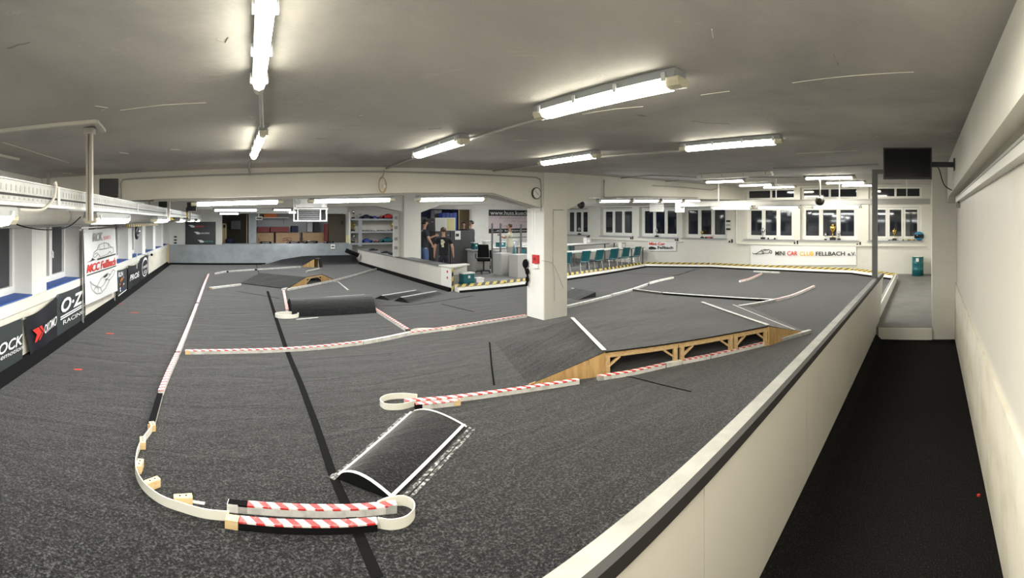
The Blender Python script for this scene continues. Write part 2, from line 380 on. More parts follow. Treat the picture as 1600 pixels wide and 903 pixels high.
for x, y in ((172, 521), (122, 577), (210, 488), (187, 474)):
    ground_strip([(x - 6, y), (x + 6, y + 0.5)], 0.035, 'red_mark', 'tape_mark', carpet, label='short red tape mark')
for pts, w in (([(520, 440), (528, 440), (544, 453)], 0.05), ([(463, 499), (497, 496)], 0.05), ([(570, 460), (540, 462), (480, 466)], 0.02), ([(893, 450), (928, 459), (903, 468)], 0.04)):
    ground_strip(pts, w, 'white_tape', 'tape_line', carpet, label='white tape line')
# walkway: step up at its far end, dark skirting, red cap dropped on the felt
b = MB(); b.box(7.90, -0.02, ZC, 7.945, 0.93, -0.003); struct(b.build('trim_1', 'cream'))
# right wall, its beam and the pier at the end of the walkway
b = MB(); b.box(-4.5, -0.9, -0.5, 8.02, -0.45, 3.2); wr = struct(b.build('wall_right', 'panel'))
b = MB(); b.box(-4.4, -0.449, ZC, 8.0, -0.425, 0.80); b.build('dado', 'dirty', wr)
b = MB(); b.box(8.0, -0.9, -0.5, 17, -0.02, 3.6); struct(b.build('wall_right', 'cream'))
b = MB(); b.prism([(-4.5, -0.449, 2.30), (7.3, -0.449, 2.30), (7.7, -0.449, 2.22), (7.98, -0.449, 2.22), (7.98, -0.449, 3.3), (-4.5, -0.449, 3.3)], (0, 0.16, 0)); struct(b.build('trim_2', 'cream'))
# left wall: parapet, piers, lintel and set-back windows
wl = MB(); wl.box(-2.95, -0.9, -0.5, -2.54, 20.0, 0.839); struct(wl.build('wall_left', 'dirty'))
wl = MB(); wl.box(-2.95, -0.9, 1.93, -2.54, 20.0, 2.75)
PIERS = [3.5 + 1.95 * k for k in range(-2, 9)]
for y in PIERS: wl.box(-2.95, y, 0.84, -2.54, y + 0.5, 1.93)
wl.box(-2.95, -0.9, 0.84, -2.54, PIERS[0], 1.93)
struct(wl.build('wall_left', 'white'))
b = MB(); b.box(-2.54, -0.4, 0.76, -2.505, 18.6, 0.90); struct(b.build('trim_3', 'cream'))
b = MB(); b.prism([(-2.54, 0.95, ZT), (-2.36, 0.95, ZT + 0.002), (-2.49, 0.95, ZT + 0.1), (-2.54, 0.95, ZT + 0.1)], (0, 17.7, 0)); struct(b.build('baseboard_left', 'black'))
wn = 0
for y in PIERS[:-1]:
    y0, y1 = y + 0.5, y + 1.95; wn += 1
    w = sroot('window_%d' % wn, (-2.8, (y0 + y1) / 2, 0.9))
    b = MB(); x0, x1 = -2.86, -2.80; ym = (y0 + y1) / 2
    b.frame(x0, x1, y0 + .001, y1 - .001, 0.917, 1.929, 0.06, 0.05)
    b.build('frame', 'pvc', w)
    for a, c in ((y0 + 0.06, ym), (ym, y1 - 0.06)):
        s = MB(); x0, x1 = -2.85, -2.775
        s.frame(x0, x1, a + .002, c - .002, 0.963, 1.867, .055, .06)
        so = s.build('sash', 'pvc', w); p = MB(); p.box(-2.83, a + 0.05, 1.01, -2.82, c - 0.05, 1.82); p.build('pane', 'pane' if wn < 9 else 'pane_fog', so)
    h = MB(); h.box(-2.775, ym + 0.02, 1.36, -2.755, ym + 0.045, 1.42); h.box(-2.76, ym + 0.022, 1.30, -2.74, ym + 0.043, 1.40); h.build('handle', 'pvc', w)
    s = MB(); s.box(-2.80, y0, 0.85, -2.53, y1, 0.915); s.build('sill', 'blue', w)['label'] = 'bright blue sill cover'
# window wall far to the right
WX = 16.0
wins = [(0.33, 2.24, True), (2.64, 4.81, True), (4.94 + .1, 7.05, True), (7.85, 9.92, False), (10.17, 12.2, False), (12.6, 14.55, False), (15.4, 17.07, False)]
w = MB(); w.box(WX, -0.9, -0.5, WX + 0.4, 26, 1.17)
prev = -0.9
for a, c, up in wins:
    w.box(WX, prev, 1.17, WX + 0.4, a, 3.6); w.box(WX, a, (3.14 if up else 2.52), WX + 0.4, c, 3.6)
    if up: w.box(WX + 0.2, a, 2.46, WX + 0.4, c, 2.72)
    prev = c
w.box(WX, prev, 1.17, WX + 0.4, 26, 3.6); struct(w.build('wall_far', 'cream'))
for a, c, up in wins:
    wn += 1; o = sroot('window_%d' % wn, (WX + 0.25, (a + c) / 2, 1.17)); xa, xb = WX + 0.22, WX + 0.28; z1 = 2.46 if up else 2.5
    f = MB(); f.frame(xa, xb, a + .002, c - .002, 1.192, z1 - .002, .09, .06); f.build('frame', 'pvc', o)
    n = 3; d = (c - a - 0.18) / n
    for k in range(n):
        y0, y1 = a + 0.09 + k * d, a + 0.09 + (k + 1) * d; s = MB()
        xa2, xb2 = WX + 0.205, WX + 0.27
        s.frame(xa2, xb2, y0 + .003, y1 - .003, 1.254, z1 - 0.074, .072, .085)
        so = s.build('sash', 'pvc', o); p = MB(); p.box(WX + 0.235, y0 + 0.07, 1.33, WX + 0.245, y1 - 0.07, z1 - 0.14); p.build('pane', 'pane', so)
    h = MB(); h.box(WX + 0.18, a + 0.09 + d + 0.02, 1.7, WX + 0.205, a + 0.09 + d + 0.05, 1.85); h.build('handle', 'pvc', o)
    s = MB(); s.box(WX - 0.05, a - 0.05, 1.15, WX + 0.22, c + 0.05, 1.19); s.build('sill', 'shelfgrey', o)
    if up:
        f = MB(); f.frame(xa, xb, a + .002, c - .002, 2.722, 3.138, .08, .07); f.box(xa, (a + c) / 2 - 0.04, 2.792, xb, (a + c) / 2 + 0.04, 3.068)
        uo = f.build('upper_frame', 'pvc', o)
        for y0, y1 in ((a + 0.08, (a + c) / 2 - 0.04), ((a + c) / 2 + 0.04, c - 0.08)):
            p = MB(); p.box(WX + 0.24, y0, 2.78, WX + 0.25, y1, 3.08); p.build('pane', 'pane', uo)
# ledge below the sills, with the heating pipe run
b = MB(); b.box(WX - 0.06, 0.2, 0.98, WX, 7.4, 1.03); b.box(WX - 0.06, 9.9, 1.0, WX, 15.2, 1.04); struct(b.build('trim_4', 'cream'))
# ceiling slab
b = MB(); b.prism([(-3.2, -0.9, cz(-3.2)), (17, -0.9, cz(17)), (17, -0.9, cz(17) + 0.2), (-3.2, -0.9, cz(-3.2) + 0.2)], (0, 27, 0)); ceil_o = struct(b.build('ceiling', 'ceil'))
def ceil_strip(pts, w, m, name):
    b = MB(); b.sweep([at_c(x, y, 0.0) for x, y in pts], [(-w / 2, -.004), (w / 2, -.004), (w / 2, .003), (-w / 2, .003)]); b.build(name, m, ceil_o)
for pts, w in (([(1095, 148), (1140, 142)], .006), ([(1238, 129), (1290, 122), (1330, 118), (1428, 112)], .006), ([(1245, 240), (1300, 237), (1340, 235)], .012), ([(188, 172), (250, 164), (322, 160)], .008), ([(4, 222), (40, 233), (74, 244), (108, 254)], .012),
               ([(148, 165), (168, 168), (158, 172)], .012), ([(186, 238), (200, 240)], .03), ([(266, 233), (280, 234)], .03), ([(98, 270), (112, 271)], .03), ([(1112, 45), (1114, 58)], .008), ([(910, 178), (960, 170), (1005, 166)], .008)):
    ceil_strip(pts, w * .6, 'cream', 'paint_crack')
for pts, w in (([(535, 196), (560, 196)], .03), ([(510, 203), (535, 202)], .025), ([(495, 216), (508, 217)], .025), ([(670, 202), (690, 201)], .03), ([(560, 180), (566, 180)], .04), ([(1085, 190), (1110, 193), (1140, 194)], .02), ([(1082, 189), (1095, 191)], .03), ([(338, 60), (352, 66), (357, 58)], .008)):
    ceil_strip(pts, w * .5, 'conduit', 'paint_chip')
# beams: one past the near pillar, one past the far pillar
def beam(name, p0, p1, thick, bot0, bot1, h0=None, h1=None):
    (x0, y0), (x1, y1) = p0, p1; d = V((x1 - x0, y1 - y0, 0)); L = d.length; d.normalize(); n = V((-d.y, d.x, 0)) * thick
    P = lambda s, z: V((x0, y0, 0)) + d * s + V((0, 0, z))
    top0, top1 = cz(x0) + 0.05, cz(x1) + 0.05; zb = lambda s: bot0 + (bot1 - bot0) * s / L
    poly = [P(0, zb(0) - (h0[1] if h0 else 0))]
    if h0: poly.append(P(h0[0], zb(h0[0])))
    if h1: poly.append(P(L - h1[0], zb(L - h1[0])))
    poly += [P(L, zb(L) - (h1[1] if h1 else 0)), P(L, top1), P(0, top0)]
    b = MB(); b.prism(poly[::-1], n); return struct(b.build(name, 'cream'))
P1 = (5.36, 6.27, 5.95, 6.78); P2 = (5.66, 13.6, 6.28, 14.2)
beam('trim_5', (-2.6, 5.76), (5.38, 6.31), 0.4, cz(-2.6) - 0.36, cz(5.4) - 0.42, None, (1.15, 0.24))
beam('trim_6', (5.93, 6.31), (16.1, 7.25), 0.4, cz(6) - 0.47, cz(16) - 0.47, (0.75, 0.26), None)
beam('trim_7', (-2.6, 13.6), (5.7, 13.65), 0.4, cz(-2.6) - 0.30, cz(5.7) - 0.40, None, (1.0, 0.22))
beam('trim_8', (6.25, 13.65), (16.1, 13.9), 0.4, cz(6) - 0.40, cz(16) - 0.5, (0.8, 0.25), None)
b = MB(); b.box(P1[0], P1[1], -0.2, P1[2], P1[3], cz(5.6) + 0.05); pil = struct(b.build('column', 'cream', bevel=0.012))
b = MB(); b.box(P1[0] - 0.004, P1[1] + 0.01, 0.0, P1[0], P1[3] - 0.01, 2.05); b.build('paint_coat', 'white', pil)
b = MB(); b.box(P2[0], P2[1], -0.2, P2[2], P2[3], cz(6) + 0.05); struct(b.build('column', 'cream', bevel=0.012))
# partition between walkway and track, panel by panel
pa = sroot('wall_partition', (4, 0.97, ZC)); PY = lambda x: 0.925 + 0.006 * x
edges = [-2.5, 0.35, 1.62, 2.02 + 0.95, 4.5, 6.2, 7.85]
edges = [-2.5, at_r(1150, 700, 1.86).x, at_r(1267, 700, 3.45).x, 5.0, 6.6, 8.0]
for a, c in zip(edges, edges[1:]):
    b = MB(); b.obox(((a + c) / 2, (PY(a) + PY(c)) / 2 + 0.018, (ZC + 0.795) / 2), V(((c - a) / 2 - 0.0025, (PY(c) - PY(a)) / 2, 0)), V((0, 0.018, 0)), V((0, 0, (0.795 - ZC) / 2))); b.build('panel', 'panel', pa)
b = MB(); b.prism([(8.003, PY(8), ZC), (8.45, PY(8.45), 0.0), (9.2, PY(9.2), 0.78), (8.003, PY(8), 0.795)], (0, 0.04, 0)); b.build('panel', 'panel', pa)
b = MB(); b.obox((3.35, PY(3.35) + 0.062, 0.80), V((5.85, 0.036, 0)), V((0, 0.048, 0)), V((0, 0, 0.014))); b.build('rail', 'rail', pa)
b = MB(); b.obox((3.35, PY(3.35) + 0.004, 0.796), V((5.85, 0.036, 0)), V((0, 0.018, 0)), V((0, 0, 0.026))); b.build('rail_strip', 'rail_dark', pa)
b = MB(); b.obox((2.7, PY(2.7) + 0.075, 0.42), V((5.2, 0.032, 0)), V((0, 0.03, 0)), V((0, 0, 0.36))); b.build('back_board', 'panel', pa)
b = MB(); b.prism([(-2.5, 0.80, ZC), (-2.5, PY(-2.5), ZC), (-2.5, PY(-2.5), ZC + 0.10), (-2.5, 0.885, ZC + 0.085)], (10.35, 0.06, 0)); struct(b.build('baseboard_right', 'black_felt'))
# low grey board across the far end of the track
b = MB(); b.box(-2.5, 18.68, 0.0, 5.35, 18.74, 0.90); gw = struct(b.build('wall_back', 'greyboard'))
b = MB(); b.box(-2.56, 18.62, 0.0, -2.44, 18.76, 0.93); b.build('end_post', 'tan', gw)
b = MB(); b.box(-2.4, 18.60, ZT, 1.6, 18.68, ZT + 0.07); struct(b.build('baseboard_back', 'black'))
b = MB(); b.box(-0.2, 18.95, 0.88, 5.3, 19.55, 0.92); struct(b.build('trim_9', 'greyboard'))
# back walls and the store room behind
b = MB(); b.box(-2.95, 19.6, -0.3, -0.22, 19.8, 3); b.box(-0.22, 19.6, 2.22, 5.4, 19.8, 3.2); struct(b.build('wall_back', 'white'))
b = MB(); b.box(0.94, 19.58, -0.3, 1.28, 19.82, 2.24); struct(b.build('column', 'greyboard'))
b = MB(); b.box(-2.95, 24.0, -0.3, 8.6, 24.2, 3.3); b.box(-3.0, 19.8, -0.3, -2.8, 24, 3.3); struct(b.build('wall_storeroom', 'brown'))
b = MB(); b.box(5.42, 19.5, 0.0, 5.52, 19.9, 2.3); b.box(5.30, 19.48, 0.0, 5.44, 19.52, 1.25); struct(b.build('door_1', 'yellowpaint'))
b = MB(); b.box(5.5, 20.4, -0.3, 8.8, 20.6, 3.2); b.box(8.55, 14.2, -0.3, 8.65, 20.4, 3.2) if False else None; struct(b.build('wall_shelf_back', 'white'))
b = MB(); b.box(10.75, 17.7, -0.3, 16.2, 17.9, 3.6); b.box(8.3, 17.7, 2.42, 10.75, 17.9, 3.6); struct(b.build('wall_rear', 'white'))
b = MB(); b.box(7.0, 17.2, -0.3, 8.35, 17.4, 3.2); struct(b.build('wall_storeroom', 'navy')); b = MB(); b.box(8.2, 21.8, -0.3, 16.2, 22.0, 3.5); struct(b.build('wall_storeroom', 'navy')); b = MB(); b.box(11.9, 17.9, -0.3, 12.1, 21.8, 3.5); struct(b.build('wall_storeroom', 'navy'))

# ================================================================ lamps
def lamp(a, c, label, w=0.105, m='lit', clips=4, name='tube_lamp', group=None, h=0.045, hang=False):
    """a, c: ends of the top line of the housing"""
    a, c = V(a), V(c); t = (c - a); L = t.length; t.normalize(); s = t.cross(V((0, 0, 1))).normalized(); u = s.cross(t)
    root = thing(name, label, 'lamp', (a + c) / 2 - u * 0.09, group)
    P = [(-w * .42, 0), (w * .42, 0), (w * .5, -h), (-w * .5, -h)]
    b = MB(); b.sweep([a + t * 0.03, c - t * 0.03], P); b.build('housing', 'housing' if m != 'unlit' else 'unlit', root)
    hw = w * .47; e = 0.065
    D = [(hw, -h), (hw * .97, -h - .022), (hw * .72, -h - .042), (0, -h - .05), (-hw * .72, -h - .042), (-hw * .97, -h - .022), (-hw, -h)]
    b = MB(); b.sweep([a + t * (e + .03), c - t * (e + .03)], D[::-1]); b.build('diffuser', m, root)
    for p, q in ((a + t * 0.012, a + t * (e + .03)), (c - t * (e + .03), c - t * 0.012)):
        b = MB(); b.sweep([p, q], [(x * .93, y * .97) for x, y in D[::-1]]); b.build('end_cap', 'endcap' if m != 'unlit' else 'unlit', root)
    for k in range(clips):
        p = a + t * (L * (0.08 + 0.84 * k / max(1, clips - 1)))
        for sg in (-1, 1):
            b = MB(); b.obox(p + s * sg * (w * .5 + .004) - u * (h - .004), t * .011, s * .006, u * .022); b.build('clip', 'clip', root)
    if m != 'unlit':
        ld = bpy.data.lights.new('tube_glow', 'AREA'); ld.shape = 'RECTANGLE'; ld.size = L - .2; ld.size_y = .08; ld.energy = LAMP_W; ld.color = (1.0, .945, .82) if m == 'lit' else (.97, .98, .96)
        lo = bpy.data.objects.new('tube_glow', ld); COL.objects.link(lo); mid = (a + c) / 2 - u * (h + .056); lo.matrix_world = Matrix((t.to_4d(), s.to_4d(), u.to_4d(), (0, 0, 0, 1))).transposed(); lo.matrix_world = Matrix.Translation(mid - ORG[root.name]) @ Matrix(((t.x, s.x, u.x, 0), (t.y, s.y, u.y, 0), (t.z, s.z, u.z, 0), (0, 0, 0, 1))); lo.parent = root
    if hang:
        for k in (0.15, 0.85):
            p = a + t * (L * k); b = MB(); b.cyl(p, (p.x, p.y, cz(p.x)), 0.006, n=6); b.build('hanger_rod', 'conduit', root)
    return root
def row_lamp(pa_, pxb, label, drop=0.085, **k):                      # on the ceiling, lying along Y: one end from a pixel, the other from its column
    p = at_c(*pa_, drop); x = min(p.x, 14.9)
    y0 = p.y * x / p.x; y1 = x / tan(th(pxb)) if abs(th(pxb)) > 0.12 else pxb
    return lamp((x, y0, cz(x) - .005), (x, y1, cz(x) - .005), label, **k)
def ylamp(x, y0, y1, label, **k): return lamp((x, y0, cz(x) - .005), (x, y1, cz(x) - .005), label, **k)
lamp((0.150, 2.14, cz(.15) - .005), (0.095, 0.90, cz(.1) - .005), 'ceiling tube lamp overhead, cut by the top edge of the photo', w=0.062)
ylamp(0.26, 3.2, 4.47, 'small looking ceiling tube lamp at the far end of the conduit from the lamp overhead', w=0.062)
row_lamp((648, 247), 728, 'ceiling tube lamp between the big near lamp and the long concrete beam', w=0.11)
row_lamp((840, 186), 1071, 'biggest ceiling tube lamp with grey housing and four clear clips, nearest to the walkway', w=0.12)
row_lamp((843, 258), 937, 'ceiling tube lamp just in front of the pillar with the clock', w=0.11)
row_lamp((1063, 236), 1225, 'ceiling tube lamp in the middle of the ceiling, ends nearest to the wall screen', w=0.11)
row_lamp((1090, 279), 1208, 'unlit pale ceiling tube lamp in front of the lit rows by the windows', m='unlit', w=0.13)
row_lamp((1100, 286), 1167, 'lit ceiling tube lamp right behind the unlit one', clips=2)
row_lamp((1152, 291), 1210, 'ceiling tube lamp in the second last row before the windows, beam side', clips=2)
row_lamp((1190, 294.5), 1245, 'ceiling tube lamp closest to the first tall window, beam side', clips=2)
row_lamp((1254, 280), 1338, 'first of three stepped ceiling tube lamps beside the grey steel post', clips=2)
row_lamp((1287, 287), 1355, 'middle one of three stepped ceiling tube lamps beside the grey steel post', clips=2)
row_lamp((1312, 291), 1366, 'last of three stepped ceiling tube lamps, touching the grey steel post in the photo', clips=2)
# under the long beam
def byl(x): return 5.80 + (x + 2.6) * 0.069
def blamp(pxa, pxb, py, label, m='litw'):
    pts = []
    for px in (pxa, pxb):
        y = 6.0
        for _ in range(6): y = byl(y * tan(th(px))) + 0.12
        x = y * tan(th(px)); pts.append(V((x, y, cz(x) - 0.36 - (x + 2.6) * 0.0075 - 0.005)))
    return lamp(*pts, label, m=m, clips=0, w=0.11)
blamp(297, 443, 315, 'tube lamp under the long beam, on the side of the left windows')
blamp(480, 616, 312, 'tube lamp under the long beam, beside the fan heater')
blamp(648, 760, 310, 'tube lamp under the long beam, next to the pillar with the clock')
# under the second half of the long beam, beyond the pillar
def wz(x): return cz(x) - 0.47 - (x - 6) * 0.0
ends = [932, 985, 1030, 1066, 1094]
for i, (pa_, pb_) in enumerate(zip(ends, ends[1:])):
    q = []
    for px in (pa_ + 1, pb_ - 1):
        x = 8.0
        for _ in range(12): x = (6.36 + (x - 6) * 0.092) * tan(th(px))
        q.append(V((x, 6.36 + (x - 6) * 0.092, wz(x) - 0.005)))
    lamp(*q, ('%s of four tube lamps under the beam beyond the clock pillar' % ('first', 'second', 'third', 'fourth')[i]), m='litw', clips=0, w=0.10)
# rear bay and store room
def rlamp(pxa, pxb, py, Y, label, m='litw'):
    return lamp(at_Y(pxa, py, Y) + V((0, 0, .09)), at_Y(pxb, py, Y) + V((0, 0, .09)), label, m=m, clips=0, hang=True)
rlamp(330, 406, 330, 11.5, 'long tube lamp in the rear bay above the black logo poster')
rlamp(340, 376, 335, 16.6, 'short tube lamp in the rear bay above the dark doorway')
rlamp(424, 458, 329, 15.5, 'tube lamp in the rear bay left of the fan heater')
rlamp(448, 470, 333, 18.2, 'small tube lamp in the rear bay above the cardboard boxes')
rlamp(761, 799, 319, 14.6, 'tube lamp behind the long beam above the web address banner')
rlamp(884, 902, 320, 13.2, 'short tube lamp seen between clock pillar and windows, above the chairs')
for x, y, l in ((7.4, 11.2, 'added tube lamp out of sight above the timing counter'), (11.5, 14.5, 'added tube lamp out of sight above the pit tables'), (13.5, 11.0, 'added tube lamp out of sight over the green chairs'),
                (9.5, 10.2, 'added tube lamp out of sight behind the clock pillar'), (1.8, 9.6, 'added tube lamp out of sight behind the long beam, window side'), (3.9, 9.8, 'added tube lamp out of sight behind the long beam, counter side'), (3.0, 16.4, 'added tube lamp out of sight behind the second beam')):
    ylamp(x, y, y + 1.25, l, m='litw', clips=0)  # unseen lamps, added to brighten the rear bays
ylamp(4.0, 21.0, 22.2, 'added tube lamp out of sight in the store room with the cardboard boxes', m='litw', clips=0)  # unseen fill lamp, added to light the store room
ylamp(9.6, 19.0, 20.2, 'added tube lamp out of sight in the back room with the tan door', m='litw', clips=0)  # unseen fill lamp, added to light the back room
ylamp(0.78, -0.28, 0.86, 'added tube lamp straight above the camera, out of sight over the walkway', m='lit')  # added above the view to brighten the walkway and the ceiling near it
ylamp(6.8, 16.6, 17.85, 'added tube lamp out of sight above the shelf of model cars', m='litw', clips=0)  # added, unseen, so the inside of the shelf gets light
# left cable tray: galvanised duct with its hanger posts, lamps underneath
TX = -1.0
tr = thing('cable_tray', 'galvanised cable tray hung along the window side, with slots and a lower rail', 'cable tray', (TX, 8, 2.0))
b = MB(); b.box(TX - .30, 0.3, 2.02, TX, 17.5, 2.085); b.box(TX - .012, 0.3, 1.995, TX + .003, 17.5, 2.10); b.build('channel', 'galv', tr)
b = MB(); b.box(TX - .02, 0.3, 1.975, TX + .012, 17.5, 1.993); b.box(TX - .02, 0.3, 2.098, TX + .010, 17.5, 2.104); b.build('lip', 'alu', tr)
b = MB()
for k in range(150): y = 0.5 + k * 0.05; b.box(TX + .002, y, 2.045, TX + .0045, y + .012, 2.075)
for k in range(120): y = 0.5 + k * 0.055; b.box(TX + .002, y, 2.005, TX + .0045, y + .022, 2.017)
tag(b.build('slots', 'conduit', tr), kind='stuff'); b = MB(); b.box(TX + .003, 0.3, 2.022, TX + .0046, 17.5, 2.034); b.build('shadow_gap', 'ink', tr)
for k in range(6): b = MB(); y = 2.52 + 2.4 * k; b.box(TX - .015, y - .02, 1.99, TX + .008, y + .02, 2.106); b.build('coupler', 'alu', tr)
b = MB(); b.box(TX - .30, 0.3, 1.985, TX - .265, 17.5, 2.018); b.build('lower_rail', 'galv', tr)
for k, y in enumerate((2.98, 7.2, 11.4, 15.6)):
    b = MB(); x = TX + 0.055; z1 = cz(x) - .01; b.box(x - .022, y - .02, 1.90, x - .008, y + .012, z1 - .04); b.box(x + .008, y - .02, 1.90, x + .022, y + .012, z1 - .04); b.box(x - .022, y + .012, 1.90, x + .022, y + .02, z1 - .04); b.box(x - .035, y - .03, z1 - .04, x + .035, y + .03, z1 + .0)
    b.build('hanger_post', 'alu', tr)
b = MB(); x = TX - 0.28; y = 1.88; z1 = cz(x) - .01
for k in range(9): b.box(x - .03, y - .02, 2.09 + k * .055, x + .03, y + .02, 2.09 + k * .055 + .03)
b.box(x - .03, y + .01, 2.09, x + .03, y + .02, z1); b.build('slotted_strut', 'galv', tr)
for i, (y0, y1) in enumerate(((0.78, 2.02), (3.33, 4.62), (6.4, 7.7), (9.5, 10.8), (12.4, 13.7), (15.2, 16.5))):
    lamp((TX - .06, y0, 1.972), (TX - .06, y1, 1.972), '%s tube lamp under the galvanised tray, counted from the camera' % ('first', 'second', 'third', 'fourth', 'fifth', 'sixth')[i], m='litw', clips=2 if i < 2 else 0, w=0.12, h=0.05)
# trunking on the ceiling above the tray, with its bend
tk = thing('ceiling_trunking', 'pale angled trunking on the ceiling above the first hanger post', 'trunking', at_c(150, 190, 0.02))
b = MB(); pts = [at_c(-60, 214, 0.012), at_c(0, 205, 0.012), at_c(150, 190, 0.012), at_c(162, 205, 0.012)]
for p, q in zip(pts, pts[1:]): b.beam(p, q, 0.035, 0.022)
b.build('channel', 'pipe', tk)
b = MB(); b.beam(at_c(-20, 238, 0.012), at_c(29, 249, 0.012), 0.03, 0.02); b.build('stub', 'pipe', tk)
# big lagged pipe along the left windows, its rail and the black yellow striped pole below
b = MB(); b.cyl((-2.16, 0.3, 1.965), (-2.16, 17.6, 1.965), 0.115, n=20); pp = tag(b.build('heating_pipe', 'pipe', smooth=True), 'thick pale pipe running along the left windows under the cable tray', 'pipe')
for k in range(5): c = MB(); c.cyl((-2.16, 2.3 + k * 3.3, 1.965), (-2.16, 2.36 + k * 3.3, 1.965), 0.121, n=20); c.build('joint_band', 'galv', pp)
for k in range(5): c = MB(); c.box(-2.175, 1.5 + k * 3.6, 2.07, -2.145, 1.54 + k * 3.6, cz(-2.16)); c.build('hanger', 'conduit', pp)
b = MB(); b.cyl((-2.28, 1.0, 1.838), (-2.28, 17.2, 1.838), 0.022, n=10); b.cyl((-2.2, 1.0, 1.80), (-2.2, 3.6, 1.80), 0.028, n=10)
for k in range(6): b.box(-2.538, 2.0 + k * 2.9, 1.83, -2.28, 2.04 + k * 2.9, 1.85)
tag(b.build('grey_pipe', 'conduit'), 'thin grey pipe pair under the thick pale pipe by the windows', 'pipe')
b = MB(); b.sweep([(-2.08, 9.2, 1.80), (-2.08, 13.2, 1.80)], [(-.03, -.03), (.03, -.03), (.03, .03), (-.03, .03)]); sp = tag(b.build('striped_pole', 'yellowblack'), 'black and yellow striped pole lying under the left pipe', 'pole')
for y in (9.6, 12.8): b = MB(); b.box(-2.30, y, 1.765, -2.04, y + .03, 1.77); b.box(-2.29, y, 1.77, -2.28, y + .03, 1.82); b.build('bracket', 'conduit', sp)
# conduits on ceiling and beams
def conduit(pts, label, r=0.014, m='conduit'):
    b = MB(); b.tube(pts, r, 6); return tag(b.build('conduit', m), label, 'conduit')
G = 0.016
conduit([(0.155, 2.14, cz(.17) - .03), (0.25, 3.2, cz(.25) - .03)], 'pair of conduits between the two lamps of the row overhead', 0.014, 'galv')
conduit([(0.26, 4.47, cz(.26) - .03), (0.27, 5.6, cz(.3) - .025), (0.30, byl(.3) - .065, cz(.3) - .04), (0.3, byl(.3) - .065, cz(.3) - .10)], 'conduit from the small far lamp down onto the long beam')
C3a, C4a = at_c(648, 247, .03), at_c(840, 186, .03)
conduit([at_c(728, 220, .03), C4a], 'conduit between the biggest lamp and the next lamp of its row')
conduit([C3a, at_c(600, 264.5, G)], 'conduit from the lamp before the long beam to the cable coil')
conduit([at_c(937, 245, .03), at_c(1063, 236, .03)], 'conduit linking the lamp by the clock pillar with the mid ceiling lamp')
conduit([at_c(843, 258, .03), at_c(766, 268, G)], 'conduit from the lamp by the clock pillar to the long beam')
conduit([at_c(944, 281, G + .004), at_c(1015, 274, G), at_c(1090, 277, .03)], 'conduit from the beam past the pillar to the unlit lamp')
conduit([at_c(1010, 286, G), at_c(1060, 282, G), at_c(1100, 284, .03)], 'thin conduit ending at the lamp behind the unlit one')
conduit([at_c(1208, 263, .03), at_c(1290, 261, G), at_c(1372, 257, G)], 'conduit from the unlit lamp towards the grey steel post')
conduit([at_c(1170, 277, .03), at_c(1254, 277, .03)], 'conduit between the two front lamps by the tall windows')
def onbeam(px, py):
    y = 6.0
    for _ in range(8): y = byl(y * tan(th(px))) - 0.065
    return at_Y(px, py, y)
conduit([onbeam(190, 312), onbeam(189, 287), onbeam(192, 281), onbeam(200, 280), onbeam(300, 275), onbeam(400, 272), onbeam(500, 269), onbeam(600, 268.5), onbeam(700, 271), onbeam(770, 274), onbeam(838, 277), onbeam(844, 280), onbeam(845.5, 290), onbeam(845.5, 330)], 'long conduit along the face of the long beam, bent down at both ends', 0.013)
conduit([onbeam(240, 313), onbeam(400, 310.5), onbeam(500, 307), onbeam(640, 303), onbeam(770, 303), onbeam(800, 313), onbeam(828, 324)], 'conduit along the lower edge of the long beam, following its haunch', 0.02)
def onbeam2(px, py):
    x = 8.0
    for _ in range(14): x = (6.29 + (x - 6) * 0.092) * tan(th(px))
    return at_r(px, py, x / sin(th(px)))
conduit([onbeam2(944, 281), onbeam2(943.5, 308), onbeam2(948, 309), onbeam2(1000, 307), onbeam2(1090, 309)], 'conduit dropping down the beam past the clock pillar', 0.018)
conduit([onbeam2(1020, 290), onbeam2(1070, 293), onbeam2(1112, 297), onbeam2(1126, 292)], 'thin bent conduit high on the beam near the windows', 0.014)

# ================================================================ lane markers and jumps on the track
BW, BH = 0.055, 0.05
RECT = lambda w, h: [(-w / 2, h), (-w / 2, 0), (w / 2, 0), (w / 2, h)]
def bar(pts, label, top='redwhite', side='slat_white', w=BW, h=BH, ends=None, group=None, name='lane_marker', z=ZT):
    P = [at_z(x, y, z) + V((0, 0, .0005)) for x, y in pts]; c = sum(P, V()) / len(P); c.z = z
    root = thing(name, label, 'lane marker', c, group)
    prof = RECT(w, h)
    b = MB(); b.sweep(P, prof); b.build('slat', side, root)
    b = MB(); b.sweep([p + V((0, 0, h)) for p in P], [(-w / 2 - .001, .0025), (-w / 2 - .001, -.008), (w / 2 + .001, -.008), (w / 2 + .001, .0025)]); b.build('tape', top, root)
    for (i, j, m) in (ends or []):
        t = (P[j] - P[i]).normalized(); b = MB(); b.obox(P[i] + t * .03 + V((0, 0, h * .5)), t * .035, t.cross(V((0, 0, 1))) * (w * .53), V((0, 0, h * .53))); b.build('joint_block', m, root)
    return root
def arc(pts, n=6):                                                    # smooth a list of pixels with a Catmull-Rom curve
    Q = [V((*p, 0)) for p in pts]; Q = [Q[0]] + Q + [Q[-1]]; o = []
    for a, b_, c, d in zip(Q, Q[1:], Q[2:], Q[3:]):
        for k in range(n):
            t = k / n; o.append(0.5 * ((2 * b_) + (c - a) * t + (2 * a - 5 * b_ + 4 * c - d) * t * t + (3 * b_ - a - 3 * c + d) * t ** 3))
    o.append(Q[-1]); return [(p.x, p.y) for p in o]
